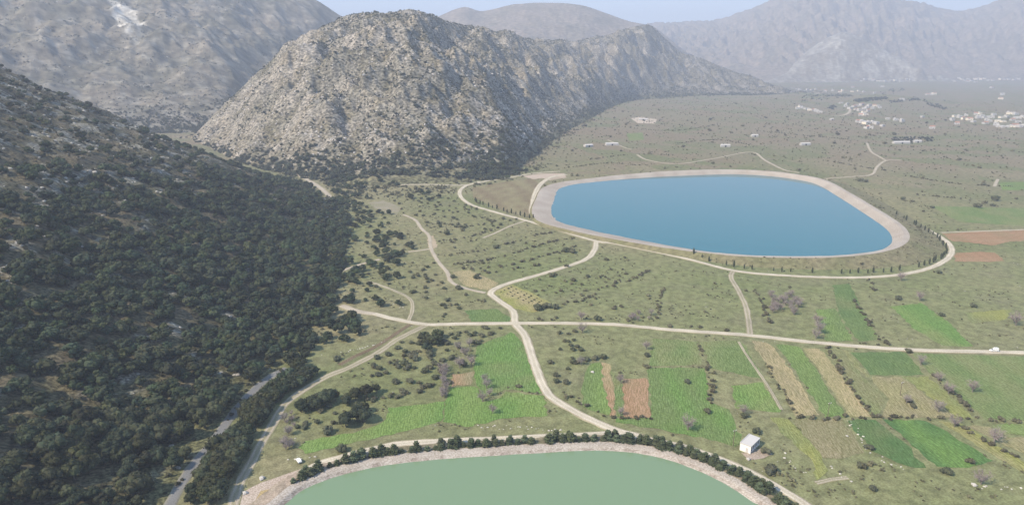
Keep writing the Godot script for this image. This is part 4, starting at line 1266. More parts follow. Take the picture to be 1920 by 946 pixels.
func make_plain_plants() -> void:
	var sh := []
	for k in 6:
		sh.append(crown(1.5, 1.7, -0.05, 5, 150, 0.2, vary(Color(0.075, 0.078, 0.048), 0.25), 4, 6))
	var bare := []
	var stem := []
	for k in 5:
		bare.append(bare_crown(2.4, 4.6, 150, vary(Color(0.26, 0.225, 0.215), 0.12)))
		var st := stt()
		bar(st, Vector3(0, -0.4, 0), Vector3(0, 1.1, 0), 0.19, 0.13, 6, Color(0.17, 0.15, 0.13))
		stem.append(st.commit())
	var pine_c := []
	for k in 5:
		pine_c.append(pine_crown(2.5, 4.7, vary(Color(0.066, 0.080, 0.042), 0.25)))
	var st2 := stt()
	bar(st2, Vector3(0, -0.3, 0), Vector3(0, 3.9, 0), 0.1, 0.03, 6, Color(0.12, 0.09, 0.07))
	var pine_t := st2.commit()
	var cyp := []
	for k in 4:
		cyp.append(spindle(0.85, 4.8, Color(0.042, 0.05, 0.03)))
	# pines round the green pond
	var row := rounded(V(pond_crest()), true, 2.7)
	var near := offset_ring(row, 4.2)
	var n := 0
	for i in near.size():
		var p := near[i]
		if p.y > -196.0 or (p.x < -66.0 and p.y > -214.0):
			continue
		for m in (2 if p.x > 45.0 or rng.randf() < 0.3 else 1):
			var q := p + Vector2(rng.randf_range(-0.8, 0.8), rng.randf_range(-0.7, 0.7)) + (near[i] - row[i]).normalized() * (m * 2.1)
			if rng.randf() < 0.06 and p.x < 40.0:
				continue
			var side := "beyond the middle of the green pond"
			if p.x < -30.0: side = "round the left end of the green pond"
			if p.x > 45.0: side = "in the double row right of the green pond"
			var pk := 0.6 + 0.6 * rng.randf()
			side = ("tall" if pk > 1.0 else ("low" if pk < 0.78 else "middling")) + " young bushy pine " + side
			var t := thing("pine_tree", side, "tree", Vector3(q.x, 0.35, q.y), rng.randf() * TAU, side)
			t.scale = Vector3(1, rng.randf_range(0.6, 1.0), 1) * pk
			t.rotation.x = rng.randf_range(-0.08, 0.08)
			put("trunk", pine_t, M.bark, t)
			put("crown", pine_c[rng.randi() % 5], M.leaf, t)
			n += 1
	# saplings along the embankment road
	var way := rounded(V([-40.0, -718.3, -16.3, -681.2, 12.9, -645.2, 43.8, -604.4, 72.3, -566.5, 86.0, -559.4, 113.0, -535.9, 140.8, -508.3, 164.0, -483.1, 189.8, -472.7, 230.1, -467.6, 261.4, -468.9, 288.7, -476.6, 317.8, -494.0, 339.8, -514.2, 353.0, -535.9, 363.9, -566.5, 367.4, -596.5, 370.9, -642.9, 377.5, -707.3, 384.0, -781.8]), false, 6.2)
	for i in way.size():
		var p := way[i]
		if rng.randf() < 0.12 or p.distance_to(Vector2(Vector3(71.1, 0, -555.9).x, Vector3(71.1, 0, -555.9).z)) < 8.0:
			continue
		var side := "on the near side of the embankment"
		if i < way.size() * 0.28: side = "along the lane west of the blue reservoir"
		if i > way.size() * 0.68: side = "on the right side of the embankment"
		var q := p + Vector2(rng.randf_range(-1, 1), rng.randf_range(-1, 1))
		if lake_bank_h(q) > 3.2:
			continue
		var o := put("cypress_sapling", cyp[rng.randi() % 4], M.leaf)
		o.position = Vector3(q.x, lake_bank_h(q), q.y)
		o.rotation.y = rng.randf() * TAU
		o.scale = Vector3.ONE * rng.randf_range(0.6, 1.1)
		tag(o, "slender dark cypress sapling " + side, "sapling", "cypress saplings " + side)
	# trees and shrubs that stand out one by one
	for s in [
		["b", Vector3(-13.3, 0, -278.2), 1.2, "grey bare tree near the middle of the vivid green field"], ["b", Vector3(-12.0, 0, -290.5), 1.25, "bare tree at the upper edge of the vivid green field"], ["b", Vector3(-8.4, 0, -267.1), 1.1, "lone grey bare tree in the lower vivid green field"], ["b", Vector3(-10.3, 0, -283.2), 1.0, "grey tree close behind the middle tree of the green field"], ["b", Vector3(-13.3, 0, -297.1), 1.1, "grey tree where green field meets the brown patch"],
		["b", Vector3(-26.1, 0, -312.2), 1.6, "large purplish bare tree above the small brown patch"], ["b", Vector3(-24.3, 0, -324.8), 1.5, "tall purplish bare tree behind the large one"], ["b", Vector3(-20.5, 0, -315.3), 1.4, "purplish bare tree right of the large one"], ["b", Vector3(-28.9, 0, -334.8), 1.2, "bare tree at the top of the purplish group"], ["b", Vector3(-22.9, 0, -338.3), 1.2, "bare tree furthest back in the purplish group"],
		["b", Vector3(73.5, 0, -253.4), 1.6, "pale grey bare tree on the large bright green field"], ["b", Vector3(51.7, 0, -296.0), 1.1, "bare tree at the top of the tilled brown rectangle"], ["b", Vector3(47.3, 0, -265.7), 1.0, "bare tree at the lower corner of the tilled brown rectangle"], ["b", Vector3(35.0, 0, -315.9), 1.2, "lilac bare tree at the head of the rounded strip"], ["s", Vector3(38.3, 0, -320.9), 1.6, "brown bush at the top of the rounded strip"], ["s", Vector3(42.8, 0, -322.2), 1.5, "dark bush above the narrow brown strip"], ["s", Vector3(47.3, 0, -323.5), 1.5, "dark bush at the right above the rounded strip"],
		["b", Vector3(71.5, 0, -334.8), 1.2, "grey tree left of the pale striped field"], ["s", Vector3(70.1, 0, -326.1), 1.3, "dark bush under the grey tree by the striped field"], ["b", Vector3(177.4, 0, -276.2), 1.1, "bare tree on the edge of the broad stubble field"], ["s", Vector3(178.9, 0, -277.2), 1.2, "dark bush on the edge of the broad stubble field"], ["s", Vector3(178.3, 0, -272.3), 1.2, "low bush below the bare tree by the stubble"],
		["b", Vector3(187.2, 0, -268.5), 1.5, "bushy grey tree in the yellowish strip"], ["b", Vector3(214.0, 0, -286.8), 1.5, "round grey tree alone on the wide pale green field"], ["b", Vector3(201.9, 0, -285.3), 1.4, "grey tree on the boundary left of the wide field"], ["b", Vector3(205.0, 0, -298.2), 1.2, "small grey tree higher on the boundary of the wide field"], ["b", Vector3(206.8, 0, -315.9), 1.3, "grey bush tree near the top of the boundary line"], ["s", Vector3(208.9, 0, -330.7), 1.6, "dark bush under the white road"], ["b", Vector3(194.8, 0, -243.6), 1.7, "large grey tree at the right on the dry plot"], ["b", Vector3(186.4, 0, -256.0), 1.3, "grey tree at the head of the straw strip"],
		["s", Vector3(141.9, 0, -238.9), 1.5, "dark bush on the edge of the dark green narrow field"], ["s", Vector3(100.7, 0, -263.9), 1.4, "bush between the two bright green fields"], ["b", Vector3(100.9, 0, -266.7), 1.1, "bare tree behind the bush of the bright green fields"], ["s", Vector3(85.6, 0, -267.6), 1.4, "dark bush on the large bright green field"], ["s", Vector3(83.5, 0, -296.0), 1.2, "small bush high on the large bright green field"], ["s", Vector3(97.1, 0, -223.0), 2.0, "round bush beside the pond road"], ["s", Vector3(99.7, 0, -235.9), 1.4, "dark bush at the corner of the white building"], ["s", Vector3(101.5, 0, -250.9), 1.5, "brown bush behind the white building"], ["s", Vector3(132.6, 0, -226.1), 1.5, "dark bush on the rough pasture right of the yellow strip"],
		["s", Vector3(162.5, 0, -222.4), 1.7, "bush on the bare pasture below the dark green fields"], ["b", Vector3(171.0, 0, -215.7), 1.4, "grey bush tree at the lower right"], ["s", Vector3(129.8, 0, -212.6), 1.3, "low dark bush near the lower right"], ["s", Vector3(175.9, 0, -229.3), 1.3, "bush at the tip of the dark green field"],
		["s", Vector3(16.4, 0, -394.5), 2.6, "large dark bush beside the orchard plot"], ["s", Vector3(21.5, 0, -397.3), 2.2, "second dark bush beside the orchard plot"], ["s", Vector3(26.4, 0, -396.3), 1.8, "smaller bush right of the orchard plot"], ["b", Vector3(41.0, 0, -376.8), 1.4, "lilac bare tree on the north side of the road"], ["s", Vector3(50.4, 0, -376.8), 2.0, "wide dark bush on the north side of the road"], ["b", Vector3(39.7, 0, -357.4), 1.4, "grey tree on the south side of the road"],
		["s", Vector3(43.4, 0, -523.3), 2.4, "dark tree in the pasture below the lane corner"], ["s", Vector3(48.2, 0, -520.2), 2.0, "dark bush right of the pasture tree"], ["s", Vector3(40.3, 0, -483.1), 1.3, "round bush beside the winding lane"], ["s", Vector3(72.1, 0, -499.6), 1.4, "round bush south of the lane fork"], ["s", Vector3(42.5, 0, -449.5), 1.5, "round bush in the open pasture"], ["s", Vector3(53.5, 0, -459.0), 1.4, "dark round bush near the open pasture bush"], ["s", Vector3(28.7, 0, -459.0), 1.5, "round bush just below the winding lane"], ["s", Vector3(-13.0, 0, -534.3), 1.9, "dark round tree in the terraced pasture"],
		["s", Vector3(-56.8, 0, -577.4), 2.2, "dark round tree by the bend of the stony track"], ["s", Vector3(-41.4, 0, -457.8), 1.6, "dark bush at the top of the pale straw field"], ["s", Vector3(-24.7, 0, -455.4), 1.9, "dark bush standing in the pale straw field"], ["s", Vector3(-35.7, 0, -432.6), 1.8, "dark bush below the pale straw field"], ["s", Vector3(-67.5, 0, -237.8), 1.7, "round dark bush below the vivid green field"], ["s", Vector3(-76.8, 0, -250.9), 1.9, "round dark bush left of the vivid green field"], ["s", Vector3(-90.4, 0, -321.6), 1.7, "dark bush at the side of the dirt track"],
		["s", Vector3(424.7, 0, -729.6), 2.2, "round dark tree right of the embankment"], ["s", Vector3(431.5, 0, -686.2), 1.8, "dark tree on the pale green far field"], ["s", Vector3(479.8, 0, -688.8), 3.0, "large dark tree on the pale green far field"], ["s", Vector3(521.8, 0, -723.9), 3.2, "largest dark tree at the far right field"], ["s", Vector3(500.4, 0, -696.6), 2.2, "dark tree just below the largest far tree"], ["s", Vector3(433.7, 0, -841.4), 2.6, "dark tree left of a pair behind the reservoir"], ["s", Vector3(439.1, 0, -837.7), 2.4, "dark tree right of a pair behind the reservoir"],
		["s", Vector3(247.5, 0, -412.7), 1.8, "bush above the slanting bright green field"], ["b", Vector3(260.1, 0, -409.8), 1.6, "lilac bare tree at the slanting bright green field"], ["s", Vector3(306.8, 0, -467.6), 1.6, "dark bush outside the embankment bend"], ["b", Vector3(270.6, 0, -450.6), 1.6, "grey bush below the embankment road"], ["s", Vector3(286.6, 0, -398.2), 1.5, "bush near the yellow flower patch"], ["b", Vector3(292.1, 0, -368.5), 2.0, "grey tree at the right above the road"], ["s", Vector3(258.0, 0, -383.7), 1.6, "bush on the right edge of the slanting field"],
		["b", Vector3(177.1, 0, -368.5), 1.7, "tall lilac bare tree by the green strip"], ["b", Vector3(172.9, 0, -356.6), 1.7, "lilac bare tree nearer the road by the green strip"], ["b", Vector3(167.9, 0, -349.1), 1.4, "low lilac bare tree at the road side"],
	]:
		single(s[0], s[1], s[2], s[3], "", sh, bare, stem)
	# groves and hedges of bare trees, and bushes too alike to tell apart
	for g in [
		["b", [166.5, -418.8, 188.1, -420.9, 173.8, -385.5, 156.1, -385.5], 34, 1.15, "lilac bare tree of the orchard below the embankment", "lilac orchard trees"],
		["b", [-35.8, -312.2, -32.5, -312.2, -27.3, -260.3, -30.1, -260.3], 22, 0.85, "grey tree in the row between the two vivid green fields", "row between the green fields"],
		["b", [-100.9, -265.7, -95.5, -265.7, -84.3, -237.4, -90.1, -235.9], 14, 0.95, "bare tree in the row above the parked car", "row above the parked car"],
		["b", [71.5, -389.9, 90.5, -387.2, 87.2, -371.8, 68.8, -373.4], 8, 0.9, "low bare tree along the north side of the gravel road", "bare trees along the gravel road"],
		["s", [-75.9, -345.4, -36.0, -356.6, -18.4, -364.5, 0.0, -366.9, -24.0, -312.2, -31.7, -281.7, -57.9, -278.2, -70.8, -306.2], 80, 1.35, "low shrub on the rough pasture above the vivid green field", "shrubs above the green fields"],
		["s", [-93.9, -269.5, -77.2, -278.2, -58.5, -281.7, -61.0, -269.5, -72.9, -260.3, -84.6, -249.6, -89.7, -251.7], 12, 1.2, "low shrub left of the vivid green field", "shrubs left of the green field"],
		["s", [18.2, -360.5, 42.4, -360.5, 29.5, -284.2, 20.3, -294.9, 14.1, -331.4], 22, 1.15, "low grey shrub right of the winding lane", "shrubs right of the lane"],
		["s", [-216.6, -805.3, -126.4, -798.5, -69.5, -798.5, -57.8, -726.8, 10.1, -627.4, -49.8, -559.4, -76.8, -596.5, -116.4, -661.5, -169.3, -661.5], 110, 1.3, "shrub on the western pasture below the rocky hill", "shrubs of the western pasture"],
		["s", [-105.4, -476.6, -51.4, -483.1, -35.5, -429.3, -20.6, -413.7, -31.5, -376.8, -53.8, -378.5, -65.9, -418.8, -96.9, -434.7], 40, 1.15, "shrub on the slope above the crossroads", "shrubs above the crossroads"],
	]:
		var poly := V(g[1])
		var lo := poly[0]
		var hi := poly[0]
		for q in poly:
			lo = lo.min(q); hi = hi.max(q)
		var k := 0
		var tries := 0
		while k < g[2] and tries < 3000:
			tries += 1
			var q := Vector2(rng.randf_range(lo.x, hi.x), rng.randf_range(lo.y, hi.y))
			if Geometry2D.is_point_in_polygon(q, poly) and over(q.x, q.y) == 0:
				var u := rng.randf_range(0.6, 1.2)
				var fx := (q.x - lo.x) / (hi.x - lo.x)
				var fz := (q.y - lo.y) / (hi.y - lo.y)
				var says: String = ("large " if u > 1.0 else ("small " if u < 0.78 else "")) + g[4]
				says += ", " + ("far" if fz < 0.4 else ("near" if fz > 0.7 else "middle")) + (" left" if fx < 0.34 else (" right" if fx > 0.67 else "")) + " part"
				single(g[0], Vector3(q.x, 0, q.y), g[3] * u, says, g[5] + says, sh, bare, stem)
				k += 1
	var o0 := [-9.9, -427.2, 19.1, -394.5]
	var o1 := [-0.7, -440.3, 24.5, -403.9]
	for i in 8:
		for j in 4:
			var p := Vector2(o0[0], o0[1]).lerp(Vector2(o0[2], o0[3]), (i + 0.5) / 8.0).lerp(Vector2(o1[0], o1[1]).lerp(Vector2(o1[2], o1[3]), (i + 0.5) / 8.0), (j + 0.5) / 4.0)
			var s := put("orchard_sapling", sh[rng.randi() % 6], M.leaf)
			s.position = Vector3(p.x + rng.randf_range(-0.4, 0.4), 0.05, p.y)
			s.scale = Vector3.ONE * rng.randf_range(0.35, 0.6)
			tag(s, "tiny sapling in the rows of the yellow straw plot", "sapling", "saplings of the straw plot")
	# bushes along the terrace edges
	var places := [[], [], [], [], []]
	var tints := [[], [], [], [], []]
	for line in [
		[-50.2, -514.2, -25.7, -526.4, 0.0, -550.8, 23.3, -577.4, 37.7, -584.9], [-44.0, -489.9, -20.4, -499.6, 8.6, -526.4, 36.0, -555.9, 52.5, -564.7], [-35.1, -476.6, -4.0, -485.8, 25.0, -511.2, 52.5, -539.1], [-63.4, -606.5, -39.0, -606.5, -10.2, -634.0], [-63.0, -555.9, -41.1, -564.7, -19.1, -592.6, 0.0, -604.4], [-22.8, -463.9, 0.0, -476.6, 19.9, -485.8],
		[53.2, -429.3, 69.0, -440.3, 77.1, -457.8], [33.6, -403.9, 48.0, -413.7, 60.3, -429.3], [62.4, -394.5, 68.8, -403.9], [85.8, -376.8, 95.4, -413.7, 101.9, -434.7], [81.2, -448.3, 91.4, -463.9, 98.8, -472.7], [12.6, -376.8, 31.4, -375.1, 68.8, -373.4], [86.5, -368.5, 129.8, -358.9], [137.8, -355.9, 164.0, -346.9], [175.0, -345.4, 211.1, -336.9],
		[219.5, -413.7, 209.7, -376.8, 202.3, -341.8], [250.1, -457.8, 241.2, -429.3], [89.3, -276.7, 97.1, -306.2, 100.2, -338.3], [149.9, -368.5, 157.8, -403.9, 161.4, -429.3], [128.1, -312.2, 126.3, -286.8, 123.5, -267.1], [168.8, -334.8, 159.8, -289.5, 156.1, -264.8], [205.9, -306.2, 204.0, -284.2, 201.2, -264.8], [190.0, -258.1, 192.4, -241.6, 196.4, -232.2], [43.6, -262.6, 59.6, -262.1], [-2.5, -290.5, 12.4, -288.4], [119.5, -263.0, 147.1, -263.0, 170.1, -263.0, 199.4, -262.1, 218.7, -260.3],
		[-69.4, -312.2, -55.2, -324.8, -45.8, -338.3], [-65.1, -278.2, -49.3, -285.3, -35.5, -294.9], [-85.4, -312.2, -72.9, -330.1, -62.7, -345.4], [26.8, -281.7, 35.2, -269.5, 41.3, -262.6], [737.5, -1401.0, 793.6, -1384.8], [112.1, -1023.0, 185.6, -1080.7, 253.2, -1081.1], [74.3, -946.7, 139.8, -991.4, 182.8, -971.2], [464.2, -1022.7, 487.5, -971.4, 508.4, -924.2], [283.9, -1217.2, 379.1, -1285.4, 416.7, -1218.1], [252.5, -1485.9, 333.5, -1437.5, 457.8, -1561.4], [513.4, -880.8, 546.1, -822.7, 598.2, -804.6], [456.2, -756.4, 491.0, -735.4], [517.5, -1454.7, 584.5, -1346.9, 640.1, -1288.7],
	]:
		var w := rounded(V(line), false, 2.2)
		for p in w:
			if rng.randf() < 0.3 + 0.5 * n_fine.get_noise_2d(p.x, p.y):
				continue
			var q := p + Vector2(rng.randfn(), rng.randfn()) * 0.9
			if over(q.x, q.y) == 1:
				continue
			var k := rng.randi() % 5
			places[k].append(upright(Vector3(q.x, ground_h(q.x, q.y), q.y), rng.randf_range(0.6, 1.7)))
			var f := rng.randf_range(0.7, 1.5)
			tints[k].append(Color(0.085 * f, 0.080 * f, 0.052 * f))
	# scattered low scrub over the plain, thicker in patches and far away
	for i in 90000:
		var a := deg_to_rad(rng.randf_range(-20.0, 46.0))
		var r := 190.0 * pow(15.0, rng.randf())
		var x := r * sin(a)
		var z := -r * cos(a)
		if x < -70.0 and slope_h(x, z) > 0.5:
			continue
		var patch := n_mid.get_noise_2d(x * 1.6 + 40.0, z * 2.6) + n_fine.get_noise_2d(x * 0.4, z) * 0.6
		var far := clampf((r - 600.0) / 900.0, 0, 1)
		var on := over(x, z)
		var pq := polar(x, z)
		var rim := 0.0
		if r > 760.0:
			var ht := hill_t(hill_b, pq.x, pq.y).y
			rim = 0.5 * (1.0 + ht / 0.22) if ht > -0.22 and ht < 0.0 else 0.0
		var step := absf(fposmod(z / 30.0 + x / 240.0 + n_big.get_noise_2d(x * 1.3, z * 1.3) * 4.0, 1.0) - 0.5) * 2.0
		var edge := smoothstep(0.86, 0.98, step) * clampf((r - 420.0) / 200.0, 0, 1) * clampf(0.5 + n_mid.get_noise_2d(x, z) * 1.5, 0, 1)
		if on == 1 or on == 2 or rng.randf() > 0.0 + patch * 0.6 + far * 0.14 + edge * 0.8 + rim + (0.35 if on == 3 and z < -300.0 else 0.0) + (0.16 if x > -170.0 and x < 90.0 and z > -800.0 and z < -400.0 else 0.0):
			continue
		var y := ground_h(x, z)
		if on == 3:
			y = lake_bank_h(Vector2(x, z))
			if y > 50.0 or z > -300.0:
				continue
		var q := polar(x, z)
		if r > 820.0 and hill_h(hill_b, q.x, q.y) > 0.0:
			continue

		var s := rng.randf_range(0.25, 0.75) + far * rng.randf_range(0.2, 1.6)
		if rng.randf() < (0.16 if x < 90.0 and z < -400.0 and z > -900.0 else 0.05):
			s *= 2.2
		s *= 1.0 + rim * 1.6
		var k := rng.randi() % 5
		places[k].append(upright(Vector3(x, y - 0.05, z), s))
		var f := rng.randf_range(0.7, 1.6)
		tints[k].append(Color(0.100 * f, 0.096 * f, 0.058 * f))
	for k in 5:
		mass("undergrowth", shrub_lo[k], M.leaf, places[k], tints[k], "low bushes scattered over the plain and along its field edges")
	# the dark plantation far off
	var gp := []
	var gt := []
	var plot := V([712.9, -1293.8, 695.0, -1228.0, 777.3, -1267.0, 810.9, -1327.1, 788.4, -1338.0, 738.0, -1329.1])
	for i in 900:
		var q := Vector2(rng.randf_range(500, 1100), rng.randf_range(-1600, -1150))
		if Geometry2D.is_point_in_polygon(q, plot):
			gp.append(upright(Vector3(q.x, ground_h(q.x, q.y), q.y), rng.randf_range(1.8, 2.6)))
			gt.append(Color(0.03, 0.036, 0.026))
	for i in 4000:
		var q := Vector2(rng.randf_range(500, 1100), rng.randf_range(-1600, -1150))
		if Geometry2D.is_point_in_polygon(q, plot):
			gp.append(upright(Vector3(q.x, ground_h(q.x, q.y), q.y), rng.randf_range(1.8, 2.6)))
			gt.append(Color(0.03, 0.036, 0.026))
	for band in [[1239.4, -2290.4, 1228.3, -2255.7, 1364.7, -2331.9, 1380.1, -2372.1], [1382.5, -2350.6, 1371.4, -2240.1, 1325.4, -2121.9, 1285.2, -2068.9, 1334.1, -2235.0], [1030.5, -2243.8, 1015.3, -2173.0, 936.0, -2027.4, 957.9, -2104.0], [1157.4, -2367.7, 1269.6, -2377.0, 1261.1, -2332.4, 1140.5, -2294.7], [982.1, -2379.5, 1112.0, -2426.9, 1197.6, -2452.9, 1399.7, -2915.4, 1105.0, -2684.1], [1602.6, -3050.4, 1853.9, -3340.2, 1773.8, -3150.8, 1421.9, -2663.2]]:
		var poly := V(band)
		var lo := poly[0]
		var hi := poly[0]
		for q in poly:
			lo = lo.min(q); hi = hi.max(q)
		for i in 330:
			var q := Vector2(rng.randf_range(lo.x, hi.x), rng.randf_range(lo.y, hi.y))
			if Geometry2D.is_point_in_polygon(q, poly):
				gp.append(upright(Vector3(q.x, ground_h(q.x, q.y), q.y), rng.randf_range(2.0, 4.2)))
				gt.append(Color(0.045, 0.05, 0.034))
	mass("far_trees_woods", shrub_lo[0], M.leaf, gp, gt, "dark tree belts and plantation far out on the plain")

func lake_bank_h(q: Vector2) -> float:
	if not Geometry2D.is_point_in_polygon(q, lake_toe):
		return 0.0
	if lake_line.is_empty():
		lake_line = rounded(V(lake_crest()), true, 6.0)
	var best := 1e9
	var at := 0
	for i in lake_line.size():
		var d := q.distance_squared_to(lake_line[i])
		if d < best:
			best = d
			at = i
	var o := side_of(lake_line, at)
	var k := ((q - lake_line[at]).dot(o) - 3.9) / lake_width(lake_line[at], o)
	return 99.0 if k < 0.03 else clampf(crest_h(lake_line[at].x) * (1.0 - k) - 0.1, 0, 7)

func single(kind: String, at: Vector3, s: float, label: String, group: String, sh: Array, bare: Array, stem: Array) -> void:
	at.y = ground_h(at.x, at.z)
	if kind == "s":
		var o := put("shrub", sh[rng.randi() % 6], M.leaf)
		o.position = at
		o.rotation.y = rng.randf() * TAU
		o.scale = Vector3(s, s * rng.randf_range(0.85, 1.15), s)
		tag(o, label, "shrub", group)
	else:
		var t := thing("bare_tree", label, "tree", at, rng.randf() * TAU, group)
		t.scale = Vector3.ONE * s
		var k := rng.randi() % 5
		put("trunk", stem[k], M.bark, t)
		put("crown", bare[k], M.bark, t)

# ---------- small things ----------
func make_small_things() -> void:
	pole(Vector3(88.6, 0, -241.2), 7.5, "wooden power pole beside the white building", 0.4)
	pole(Vector3(136.3, 0, -263.5), 7.5, "wooden power pole standing at the end of the green strip", 0.4)
	pole(Vector3(178.7, 0, -283.7), 7.0, "wooden power pole standing in the stubble field", 0.4)
	van(Vector3(254.7, 0, -332.1), PI, "white pickup with a boxed back driving on the gravel road", 1.0)
	van(Vector3(-82.0, 0, -230.0), 2.2, "small white car parked on the grass by the pond road", 0.0)
	# pale boulders
	var rk := rock_mesh()
	for b in [[Vector3(39.7, 0, -307.4), 1.0, "pale boulder lying in the rounded green strip"], [Vector3(-95.2, 0, -210.4), 1.2, "pale boulder at the edge of the dirt track"], [Vector3(-92.6, 0, -219.3), 1.3, "large pale stone on the bare ground"], [Vector3(168.3, 0, -215.1), 1.2, "white stone beside the grey bush at the lower right"], [Vector3(91.5, 0, -231.5), 0.9, "pale stone in the yard of the white building"], [Vector3(137.7, 0, -248.4), 0.6, "white stone on the edge of the olive fallow field"]]:
		var o := put("boulder", rk, M.boulder if M.has("boulder") else make_boulder_mat())
		var p: Vector3 = b[0]
		o.position = Vector3(p.x, 0.3, p.z)
		o.scale = Vector3.ONE * b[1]
		o.rotation.y = p.x
		tag(o, b[2], "boulder")
	var rp := []
	var rt := []
	for line in [[169.6, -214.1, 177.5, -213.8, 185.4, -214.1, 193.4, -214.5], [121.6, -226.8, 123.7, -218.3], [106.8, -235.9, 106.7, -225.1, 110.1, -223.4], [-13.5, -256.0, 0.0, -255.1, 11.2, -254.3, 20.0, -253.4], [-87.6, -231.5, -82.9, -232.9, -77.0, -234.0], [144.0, -261.2, 142.9, -249.6, 141.2, -239.7], [142.5, -235.9, 143.8, -230.4, 149.4, -225.8], [-73.8, -403.9, -65.7, -394.5], [-90.0, -331.4, -77.3, -338.3, -70.0, -345.4]]:
		for p in rounded(V(line), false, 1.6):
			var q := p + Vector2(rng.randfn(), rng.randfn()) * 0.8
			var s := rng.randf_range(0.15, 0.5)
			rp.append(Transform3D(Basis.from_euler(Vector3(0.2, rng.randf() * TAU, 0.1)).scaled(Vector3(s * 1.3, s, s)), Vector3(q.x, 0.1, q.y)))
			var f := rng.randf_range(0.75, 1.1)
			rt.append(Color(0.50 * f, 0.47 * f, 0.42 * f))
	for i in 1100:
		var x := rng.randf_range(-110.0, 420.0)
		var z := rng.randf_range(-640.0, -205.0)
		if over(x, z) != 0 or rng.randf() > 0.35 + n_mid.get_noise_2d(x * 2.0 + 800.0, z * 2.0):
			continue
		var s := rng.randf_range(0.1, 0.42)
		rp.append(Transform3D(Basis.from_euler(Vector3(0.2, rng.randf() * TAU, 0.1)).scaled(Vector3(s * 1.3, s, s)), Vector3(x, 0.05, z)))
		var f := rng.randf_range(0.75, 1.1)
		rt.append(Color(0.38 * f, 0.36 * f, 0.32 * f))
	mass("rubble", rk, M.stone, rp, rt, "loose pale stones on the pasture and along field edges")

func make_boulder_mat() -> Material:
	M.boulder = plain_mat("pale_limestone", Color(0.40, 0.38, 0.35), 0.9)
	return M.boulder

func pole(at: Vector3, high: float, label: String, turn: float) -> void:
	var o := thing("power_pole", label, "pole", at, turn)
	var st := stt()
	bar(st, Vector3(0, -0.5, 0), Vector3(0, high, 0), 0.15, 0.1, 8)
	put("post", st.commit(), M.wood, o)
	st = stt()
	box(st, Vector3(-0.9, high - 0.6, 0.12), Vector3(0.9, high - 0.46, 0.24))
	var arm := put("crossarm", st.commit(), M.wood, o)
	for k in 3:
		st = stt()
		var x := -0.8 + 0.8 * k
		bar(st, Vector3(x, high - 0.455, 0.18), Vector3(x, high - 0.15, 0.18), 0.09, 0.06, 8)
		put("insulator", st.commit(), M.porcelain, arm)
	st = stt()
	bar(st, Vector3(0.05, high - 1.2, 0.13), Vector3(0.85, high - 0.62, 0.13), 0.03, 0.03, 4)
	put("brace", st.commit(), M.wood, o)

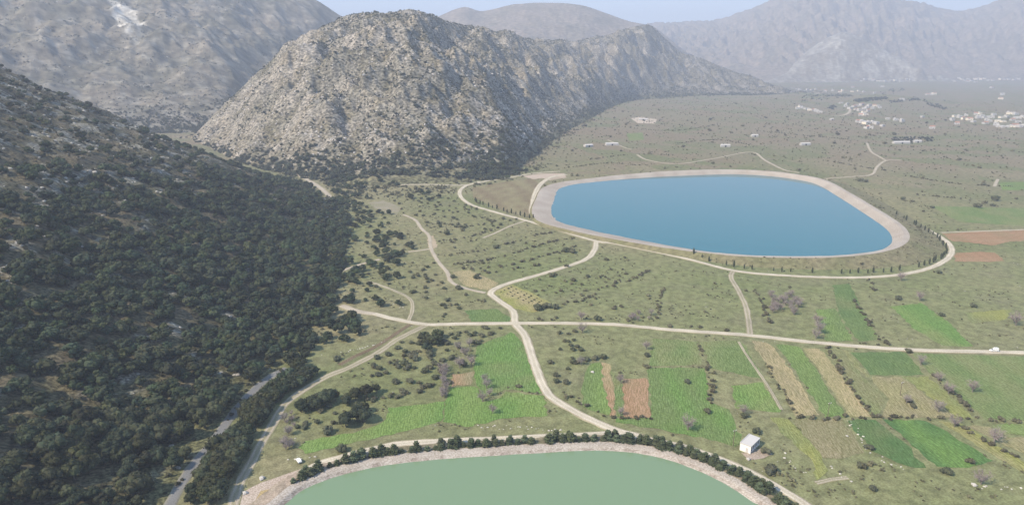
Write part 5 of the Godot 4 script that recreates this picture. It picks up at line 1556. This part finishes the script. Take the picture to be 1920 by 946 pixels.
func van(at: Vector3, turn: float, label: String, boxed: float) -> void:
	at.y = 0.22
	var o := thing("pickup" if boxed > 0 else "parked_car", label, "pickup" if boxed > 0 else "car", at, turn)
	o.scale = Vector3.ONE * 0.82
	var st := stt()
	var long := 5.0 if boxed > 0 else 3.9
	# the side of the car, swept across it
	var prof := PackedVector2Array([Vector2(-long / 2, 0.45), Vector2(long / 2, 0.45), Vector2(long / 2, 0.85), Vector2(long / 2 - 0.15, 0.98), Vector2(long / 2 - 1.0, 1.06), Vector2(-long / 2, 1.06)])
	slab(st, prof, 0.85)
	put("body", st.commit(), M.paint, o)
	st = stt()
	if boxed > 0:
		slab(st, PackedVector2Array([Vector2(0.1, 1.063), Vector2(1.5, 1.063), Vector2(0.85, 1.72), Vector2(0.15, 1.75)]), 0.78)
		put("cab", st.commit(), M.paint, o)
		st = stt()
		slab(st, PackedVector2Array([Vector2(-2.5, 1.063), Vector2(0.0, 1.063), Vector2(0.0, 2.3), Vector2(-0.1, 2.4), Vector2(-2.45, 2.4), Vector2(-2.5, 2.3)]), 0.88)
		put("cargo_box", st.commit(), M.paint, o)
	else:
		slab(st, PackedVector2Array([Vector2(-1.75, 1.063), Vector2(1.0, 1.063), Vector2(0.35, 1.56), Vector2(-1.3, 1.58)]), 0.74)
		put("cab", st.commit(), M.paint, o)
	for s in [-1, 1]:
		st = stt()
		var zz: float = s * (0.785 if boxed > 0 else 0.745)
		var a := 0.2 if boxed > 0 else -1.2
		var b := 1.1 if boxed > 0 else 0.55
		quad(st, Vector3(a, 1.15, zz), Vector3(b + 0.2, 1.15, zz), Vector3(b - 0.2, 1.5, zz), Vector3(a + 0.1, 1.5, zz))
		put("window", st.commit(), M.dark, o)
		for x in [-long / 2 + 0.85, long / 2 - 0.8]:
			st = stt()
			bar(st, Vector3(x, 0.32, s * 0.68), Vector3(x, 0.32, s * 0.88), 0.33, 0.33, 14)
			var w := put("wheel", st.commit(), M.tyre, o)
			st = stt()
			bar(st, Vector3(x, 0.32, s * 0.85), Vector3(x, 0.32, s * 0.89), 0.2, 0.18, 12)
			put("rim", st.commit(), M.roof, w)
	st = stt()
	var wx := 1.5 if boxed > 0 else 1.0
	var tx := 0.85 if boxed > 0 else 0.35
	var ty := 1.72 if boxed > 0 else 1.56
	quad(st, Vector3(wx - 0.05, 1.12, -0.66), Vector3(wx - 0.05, 1.12, 0.66), Vector3(tx + 0.1, ty - 0.05, 0.62), Vector3(tx + 0.1, ty - 0.05, -0.62))
	put("windscreen", st.commit(), M.dark, o)

func slab(st: SurfaceTool, prof: PackedVector2Array, half: float) -> void:
	var n := prof.size()
	for i in n:
		var a := prof[i]
		var b := prof[(i + 1) % n]
		quad(st, Vector3(a.x, a.y, -half), Vector3(b.x, b.y, -half), Vector3(b.x, b.y, half), Vector3(a.x, a.y, half))
	var ids := Geometry2D.triangulate_polygon(prof)
	for k in range(0, ids.size(), 3):
		for s in [-1, 1]:
			var p := prof[ids[k]]
			var q := prof[ids[k + 1]]
			var r := prof[ids[k + 2]]
			tri(st, Vector3(p.x, p.y, s * half), Vector3(q.x, q.y, s * half), Vector3(r.x, r.y, s * half))
